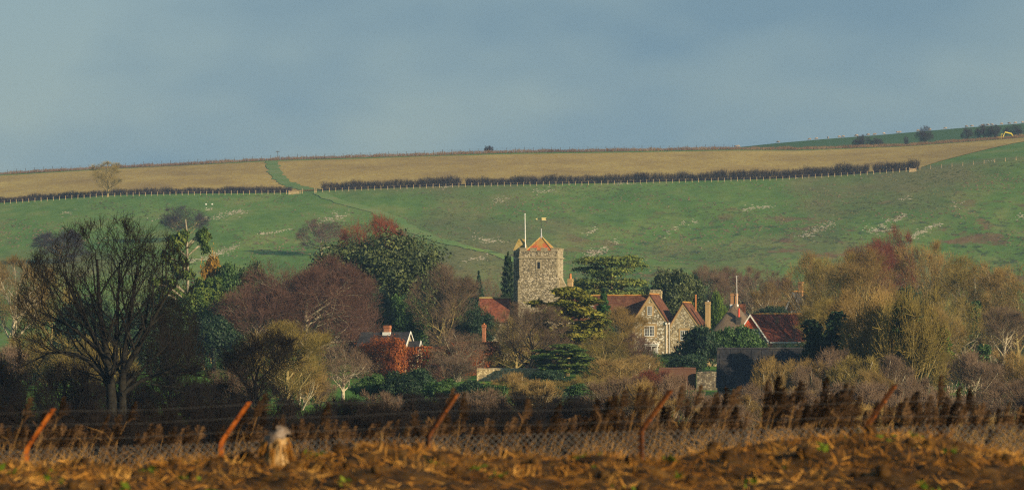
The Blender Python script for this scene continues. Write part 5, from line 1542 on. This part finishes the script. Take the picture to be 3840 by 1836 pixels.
nx = len(xs); i, j = np.meshgrid(np.arange(nx - 1), np.arange(len(ys) - 1)); a = (j * nx + i).ravel()
o = obj('earth_bank', mesh_np('earth_bank', V, np.stack([a, a + 1, a + 1 + nx, a + nx], 1)), MT['soil']); o['kind'] = 'structure'

def blades(name, label, n, seed, xr, yr, lr, wr, tilt, mat, zf, curl=.3, up=0.0):
    g = np.random.default_rng(seed)
    x = g.uniform(*xr, n); y = g.uniform(*yr, n); z = zf(x, y)
    a = g.random(n) * 2 * pi; e = np.abs(g.normal(size=n)) * tilt + up
    d = np.stack([np.cos(a) * np.cos(e), np.sin(a) * np.cos(e), np.sin(e)], 1)
    L = g.uniform(*lr, n)[:, None]; w = g.uniform(*wr, n)[:, None]
    side = unit(np.cross(d, g.normal(size=(n, 3))))
    p0 = np.stack([x, y, z], 1) - np.array([[0, 0, .02]]); p1 = p0 + d * L * .55; p2 = p1 + unit(d + g.normal(size=(n, 3)) * curl) * L * .45
    V = np.stack([p0 - side * w, p0 + side * w, p1 + side * w * .8, p1 - side * w * .8, p2 + side * w * .3, p2 - side * w * .3], 1).reshape(-1, 3)
    b0 = (np.arange(n) * 6)[:, None]
    Fc = np.concatenate([b0 + np.array([[0, 1, 2, 3]]), b0 + np.array([[3, 2, 4, 5]])])
    o = obj(name, mesh_np(name, V, Fc), mat); o['kind'] = 'stuff'; o['label'] = label
    return o
blades('straw_litter', 'dry straw and dead stalks lying on the earth bank', 32000, 301, (-8.5, 8.5), (49.5, 58.5), (.05, .30), (.003, .011), .22, MT['straw'], bank)
blades('dry_grass', 'tufts of dry grass standing on the earth bank', 5200, 302, (-8.5, 8.5), (52, 60), (.07, .24), (.004, .009), .35, MT['straw'], bank, .25, .7)
blades('dry_stalks', 'tall thin dry stalks standing just behind the fence', 520, 307, (-8.5, 8.5), (62, 69), (.5, 1.5), (.003, .007), .2, MT['reed_stem'], bank, .12, 1.1)
g = np.random.default_rng(303)
NW = 46
cx = g.uniform(-8, 8, NW); cy = g.uniform(50, 58, NW); n = 11
C = np.repeat(np.stack([cx, cy, bank(cx, cy) + .05], 1), n, 0) + g.normal(size=(NW * n, 3)) * np.array([[.07, .07, .035]])
V, Fc = cards(C, np.tile([[0, 0, 1.]], (len(C), 1)), .055, g, .5, .4)
o = obj('green_weeds', mesh_np('green_weeds', V, Fc), MT['weed']); o['kind'] = 'stuff'; o['label'] = 'small green weeds sprouting on the earth bank'
cl = []
for k in range(160):
    x, y = g.uniform(-8, 8), g.uniform(50, 57.5); r = g.uniform(.03, .11)
    t = np.array([(cos(a) * r * g.uniform(.7, 1.2), sin(a) * r * g.uniform(.7, 1.2), zz * r) for zz in (-.5, .55) for a in np.arange(6) * pi / 3 + g.random()] + [(0, 0, r * .9)])
    f = np.array([(i, (i + 1) % 6, 6 + (i + 1) % 6) for i in range(6)] + [(i, 6 + (i + 1) % 6, 6 + i) for i in range(6)] + [(6 + i, 6 + (i + 1) % 6, 12) for i in range(6)])
    cl.append((t + np.array([x, y, float(bank(np.array([x]), np.array([y]))[0]) + r * .3]), f))
o = obj('earth_clods', mesh_np('earth_clods', *join(cl)), MT['soil']); o['kind'] = 'stuff'; o['label'] = 'loose clods of brown earth on the bank'

# cranked rusty angle-iron fence with chain link
YF = 61.5
fr = tag(empty('chain_link_fence', ((100 - 1920) * YF / F, YF, -3.4)), 'rusty cranked-post fence with chain link across the foreground', 'fence')
ox, oy, oz = fr.location
PB = [(-690, 1700, -585, 1550), (100, 1682, 205, 1530), (830, 1657, 938, 1505), (1612, 1633, 1718, 1476), (2412, 1612, 2522, 1460), (3255, 1600, 3362, 1440), (4090, 1580, 4200, 1425)]
for pk, (bu, bv, tu, tv) in enumerate(PB):
    b0, t0 = np.array(P(bu, bv, YF)), np.array(P(tu, tv, YF))
    t0[1] -= .12
    L_ = np.array([(-.034, -.004), (.034, -.004), (.034, .005), (-.025, .005), (-.025, .065), (-.034, .065)])     # angle section
    ra = radians((0, 0, 8, 48, 58, 62, 50)[pk]); L_ = np.stack([L_[:, 0] * cos(ra) - L_[:, 1] * sin(ra), L_[:, 0] * sin(ra) + L_[:, 1] * cos(ra)], 1)
    pth = [np.array([b0[0], b0[1], -3.5]), b0 - np.array([0, 0, .03]), b0 + (t0 - b0) * .04, t0]
    V = np.array([[q_ + np.array([lx, ly, 0]) for lx, ly in L_] for q_ in pth]).reshape(-1, 3) - np.array([ox, oy, oz])
    Fc = [(k * 6 + i, k * 6 + (i + 1) % 6, (k + 1) * 6 + (i + 1) % 6, (k + 1) * 6 + i) for k in range(3) for i in range(6)]
    pm_ = bpy.data.meshes.new('post'); pm_.from_pydata([tuple(p) for p in V], [], Fc + [tuple(range(18, 24)), tuple(range(5, -1, -1))]); pm_.update()
    po_ = obj('post', pm_, MT['rust' if pk < 3 else 'rust_shaded'], fr)  # centre and right posts get the rust with shade painted in
    bl = MB()
    for f_ in (.25, .6, .93):
        c_ = b0 + (t0 - b0) * f_ - np.array([ox, oy, oz]); bl.tube([c_ + np.array([0, -.02, 0]), c_ + np.array([0, .01, 0])], .016, 6)
    bl.build('bolt', MT['rust'], po_)
for (b1, t1) in zip(PB[:-1], PB[1:]):
    A_, B_ = np.array(P(b1[0], b1[1], YF)), np.array(P(t1[0], t1[1], YF))
    o3 = np.array([ox, oy, oz])
    for f_ in (.25, .6, .93):
        a_ = A_ + (np.array(P(b1[2], b1[3], YF)) - A_) * f_; c_ = B_ + (np.array(P(t1[2], t1[3], YF)) - B_) * f_
        a_[1] -= .12 * f_; c_[1] -= .12 * f_
        mid_ = (a_ + c_) / 2 - np.array([0, 0, .03])
        MB().tube([a_ - o3, mid_ - o3, c_ - o3], .0022, 4).build('barbed_wire', MT['wire'], fr)
    L = B_[0] - A_[0]; H = 1.5; pit = .10
    segs = []
    for s_ in (-1, 1):
        for k in range(int(-H / pit) - 1, int((L + H) / pit) + 1):
            xa = k * pit; pts = []
            za, zb = 0.0, -H
            x_a, x_b = xa, xa + s_ * H
            t0_, t1_ = 0., 1.
            lo_x, hi_x = min(x_a, x_b), max(x_a, x_b)
            if hi_x < 0 or lo_x > L:
                continue
            f0 = np.clip(((0 if s_ > 0 else L) - x_a) / (x_b - x_a), 0, 1); f1 = np.clip(((L if s_ > 0 else 0) - x_a) / (x_b - x_a), 0, 1)
            if f1 <= f0:
                continue
            for f_ in (f0, f1):
                xx = x_a + (x_b - x_a) * f_
                pts.append(A_ + (B_ - A_) * (xx / L) + np.array([0, .004 * s_, -H * f_]) - o3)
            segs.append(pts)
    S3 = np.array(segs)
    obj('chain_link', mesh_np('chain_link', *tubes(S3, np.full(S3.shape[:2], .0055), 3)), MT['wire'], fr)

# ragged stump with pale cut top
sx, sy = (1035 - 1920) * 55.4 / F, 55.4
sz = float(bank(np.array([sx]), np.array([sy]))[0]) - .1
stp = tag(empty('tree_stump', (sx, sy, sz)), 'ragged pale stump with grey cut top on the earth bank', 'stump')
hz = (VH - 1640) * 55.4 / F - sz
g = np.random.default_rng(9)
V, Fc = [], []
for k, (t, r) in enumerate(((0, .22), (.3, .14), (.6, .115), (.85, .125), (1, .14))):
    for j in range(18):
        a = 2 * pi * j / 18; rr = r * (1 + .16 * np.sin(j * 2.3) + .07 * g.normal()); V.append((cos(a) * rr, sin(a) * rr, hz * t))
Fc = [(k * 18 + j, k * 18 + (j + 1) % 18, (k + 1) * 18 + (j + 1) % 18, (k + 1) * 18 + j) for k in range(4) for j in range(18)]
obj('bark', mesh_np('bark', V, Fc), MT['stump'], stp)
V, Fc = [], []
for k, (t, r) in enumerate(((-.02, .155), (.03, .165), (.07, .13), (.09, .06), (.095, .01))):
    for j in range(18):
        a = 2 * pi * j / 18; rr = r * (1 + .16 * np.sin(j * 1.1) + .10 * g.normal()); V.append((cos(a) * rr, sin(a) * rr, hz + t + .05 * cos(a) + .018 * g.normal()))
Fc = [(k * 18 + j, k * 18 + (j + 1) % 18, (k + 1) * 18 + (j + 1) % 18, (k + 1) * 18 + j) for k in range(4) for j in range(18)]
obj('cut_top', mesh_np('cut_top', V, Fc, True), MT['stump_top'], stp)
fb = MB()
for k in range(46):
    a = g.random() * 6.28; r0 = .15 + .03 * g.random()
    p0_ = np.array([cos(a) * r0, sin(a) * r0, hz * g.uniform(.55, .98)]); p1_ = p0_ * np.array([1.25, 1.25, 0]) + np.array([0, 0, p0_[2] - hz * g.uniform(.25, .6)])
    fb.tube([p0_, (p0_ + p1_) / 2 + np.array([cos(a) * .03, sin(a) * .03, 0]), p1_], [.012, .01, .004], 4)
ob = fb.build('splinter', MT['straw'], stp); ob['kind'] = 'stuff'

# a few stout dead stalks on the bank
STK = [([(1330, 1660), (1338, 1690), (1355, 1710), (1375, 1722)], .014, 'left one of two pale forked stalks on the bank'), ([(1432, 1625), (1428, 1665), (1420, 1695), (1450, 1722)], .018, 'right one of two pale forked stalks on the bank'),
       ([(2590, 1716), (2680, 1708), (2760, 1722), (2820, 1745)], .014, 'long curved tan stalk arching over the right half of the bank'), ([(3355, 1805), (3385, 1778), (3440, 1775), (3510, 1772)], .018, 'pale bent stick lying on the right of the bank'),
       ([(3490, 1740), (3530, 1705), (3570, 1672)], .016, 'slanting stick at the right end of the bank'), ([(2130, 1760), (2200, 1725), (2260, 1700)], .012, 'thin slanting stalk in the middle of the bank'), ([(2760, 1705), (2765, 1680), (2775, 1660)], .03, 'short dark upturned stub on the bank')]
for k, (pts, r, lab) in enumerate(STK):
    P3 = np.array([P(a, b2, 55.5 + .1 * i) for i, (a, b2) in enumerate(pts)])
    tt = np.linspace(0, len(P3) - 1, 10); sm = np.stack([np.interp(tt, np.arange(len(P3)), P3[:, k2]) for k2 in range(3)], 1)
    sm[1:-1] = (sm[:-2] + 2 * sm[1:-1] + sm[2:]) / 4
    c0 = sm[-1].copy()
    o = MB().tube(sm - c0, np.linspace(r * .7, r, 10), 6).build('dead_stalk', MT['stump'] if k != 6 else MT['soil']); o.location = c0
    tag(o, lab, 'stalk')

# reeds behind the fence
def reed_mesh(seed, h=2.2):
    g = np.random.default_rng(seed)
    lean = g.uniform(.12, .42)
    st = np.array([[(lean * (t ** 2) * h * .6, 0, t * h * .88) for t in np.linspace(0, 1, 5)]])
    stem = tubes(st, np.array([[.009, .008, .007, .005, .003]]), 4)
    lv = []
    for k in range(3):
        t = g.uniform(.25, .8); p = np.array([lean * t * t * h * .6, 0, t * h * .88]); a = g.random() * 6.28
        d = np.array([cos(a), sin(a), .9]); L = g.uniform(.25, .5)
        lv.append(tubes(np.array([[p, p + d * L * .5, p + d * L * .8 + np.array([cos(a), sin(a), -.3]) * L * .4]]), np.array([[.006, .006, .002]]), 3))
    top_ = st[0, -1]; n = 95
    t = g.random(n); p = top_ + np.stack([lean * t * .3, 0 * t, (t - .25) * h * .16], 1)
    d = np.stack([.30 + g.normal(size=n) * .22, g.normal(size=n) * .25, .8 + .3 * g.random(n)], 1); ln = (.20 * (1.1 - .75 * t) * g.uniform(.6, 1.2, n))[:, None]
    q1 = p + unit(d) * ln * .6; q2 = q1 + unit(d + np.array([[.4, 0, -.8]])) * ln * .5
    pl = tubes(np.stack([p, q1, q2], 1), np.repeat(np.array([[.003, .007, .003]]), n, 0), 3)
    return mesh_np('reed_stem', *join([stem] + lv)), mesh_np('reed_plume', *pl)
RM = [reed_mesh(400 + k) for k in range(5)]
q = random.Random(31)
def reed_top(u):
    return float(np.interp(u, [0, 700, 1300, 1900, 2300, 2700, 3200, 3840], [1555, 1560, 1535, 1530, 1505, 1490, 1480, 1480]))
for k in range(120):
    u = q.uniform(-60, 3900) if k < 50 else q.uniform(1900, 3900)
    y = q.uniform(70, 88); x = (u - 1920) * y / F; z = gz1(x, y) - .1
    vt = reed_top(u) + q.gauss(0, 32)
    H = (VH - vt) * y / F - z
    st_, pl_ = q.choice(RM)
    rt = empty('reed', (x, y, z), q.uniform(-.8, .8)); s_ = H / 2.15; rt.scale = (q.uniform(.9, 1.7), 1.2, s_); rt.rotation_euler = (q.uniform(-.08, .08), q.uniform(-.06, .22), q.uniform(-.9, .9))
    tag(rt, 'tall dry reed with dark brown plume rising above the reed bed behind the fence', 'reed', 'tall plumed reeds behind the fence')
    obj('stem', st_, MT['reed_stem'], rt); obj('plume', pl_, MT['reed_plume'], rt)
parts_s, parts_p = [], []
g = np.random.default_rng(77)
def nparr(me):
    v = np.zeros(len(me.vertices) * 3, np.float32); me.vertices.foreach_get('co', v)
    f = np.zeros(len(me.loops), np.int32); me.loops.foreach_get('vertex_index', f)
    return v.reshape(-1, 3), f.reshape(-1, 4)
RA = [(nparr(a), nparr(b2)) for a, b2 in RM]
for k in range(1050):
    y = g.uniform(72, 108); x = g.uniform(-.135, .135) * y; z = gz1(x, y) - .1
    u = 1920 + F * x / y
    vt = reed_top(u) + 45 + abs(g.normal()) * 45
    s_ = ((VH - vt) * y / F - z) / 2.15; a = g.uniform(-1.4, 1.4); lx_ = g.normal() * .16 + .06
    (sv, sf), (pv, pf) = RA[k % 5]
    M3 = np.array([[cos(a) * 1.1, sin(a) * 1.1, 0], [-sin(a) * 1.1, cos(a) * 1.1, 0], [lx_, g.normal() * .08, s_]]) * np.array([1, 1, 1.]); o3 = np.array([x, y, z])
    parts_s.append((sv @ M3 + o3, sf))
    if k % 2 == 0:
        parts_p.append((pv @ M3 + o3, pf))
o = obj('reed_bed', mesh_np('reed_bed', *join(parts_s)), MT['reed_stem']); o['kind'] = 'stuff'; o['label'] = 'dense bed of dry brown reed stems behind the fence'
o = obj('reed_bed_plumes', mesh_np('reed_bed_plumes', *join(parts_p)), MT['reed_plume']); o['kind'] = 'stuff'; o['label'] = 'mass of dark plumes in the reed bed'

# ---------------------------------------------------------------- haze
m = bpy.data.materials.new('haze'); m.use_nodes = True
nt = m.node_tree; nt.nodes.clear()
ho = nt.nodes.new('ShaderNodeOutputMaterial'); hv = nt.nodes.new('ShaderNodeVolumePrincipled')
hv.inputs['Color'].default_value = (.34, .60, 1.0, 1)
hv.inputs['Density'].default_value = .00008
hv.inputs['Anisotropy'].default_value = 0.0
nt.links.new(hv.outputs[0], ho.inputs['Volume'])
o = MB().box(-1700, 1700, -430, 6600, -26, 135).build('haze', m); o['kind'] = 'stuff'; o['label'] = 'thin blue winter haze over the valley'
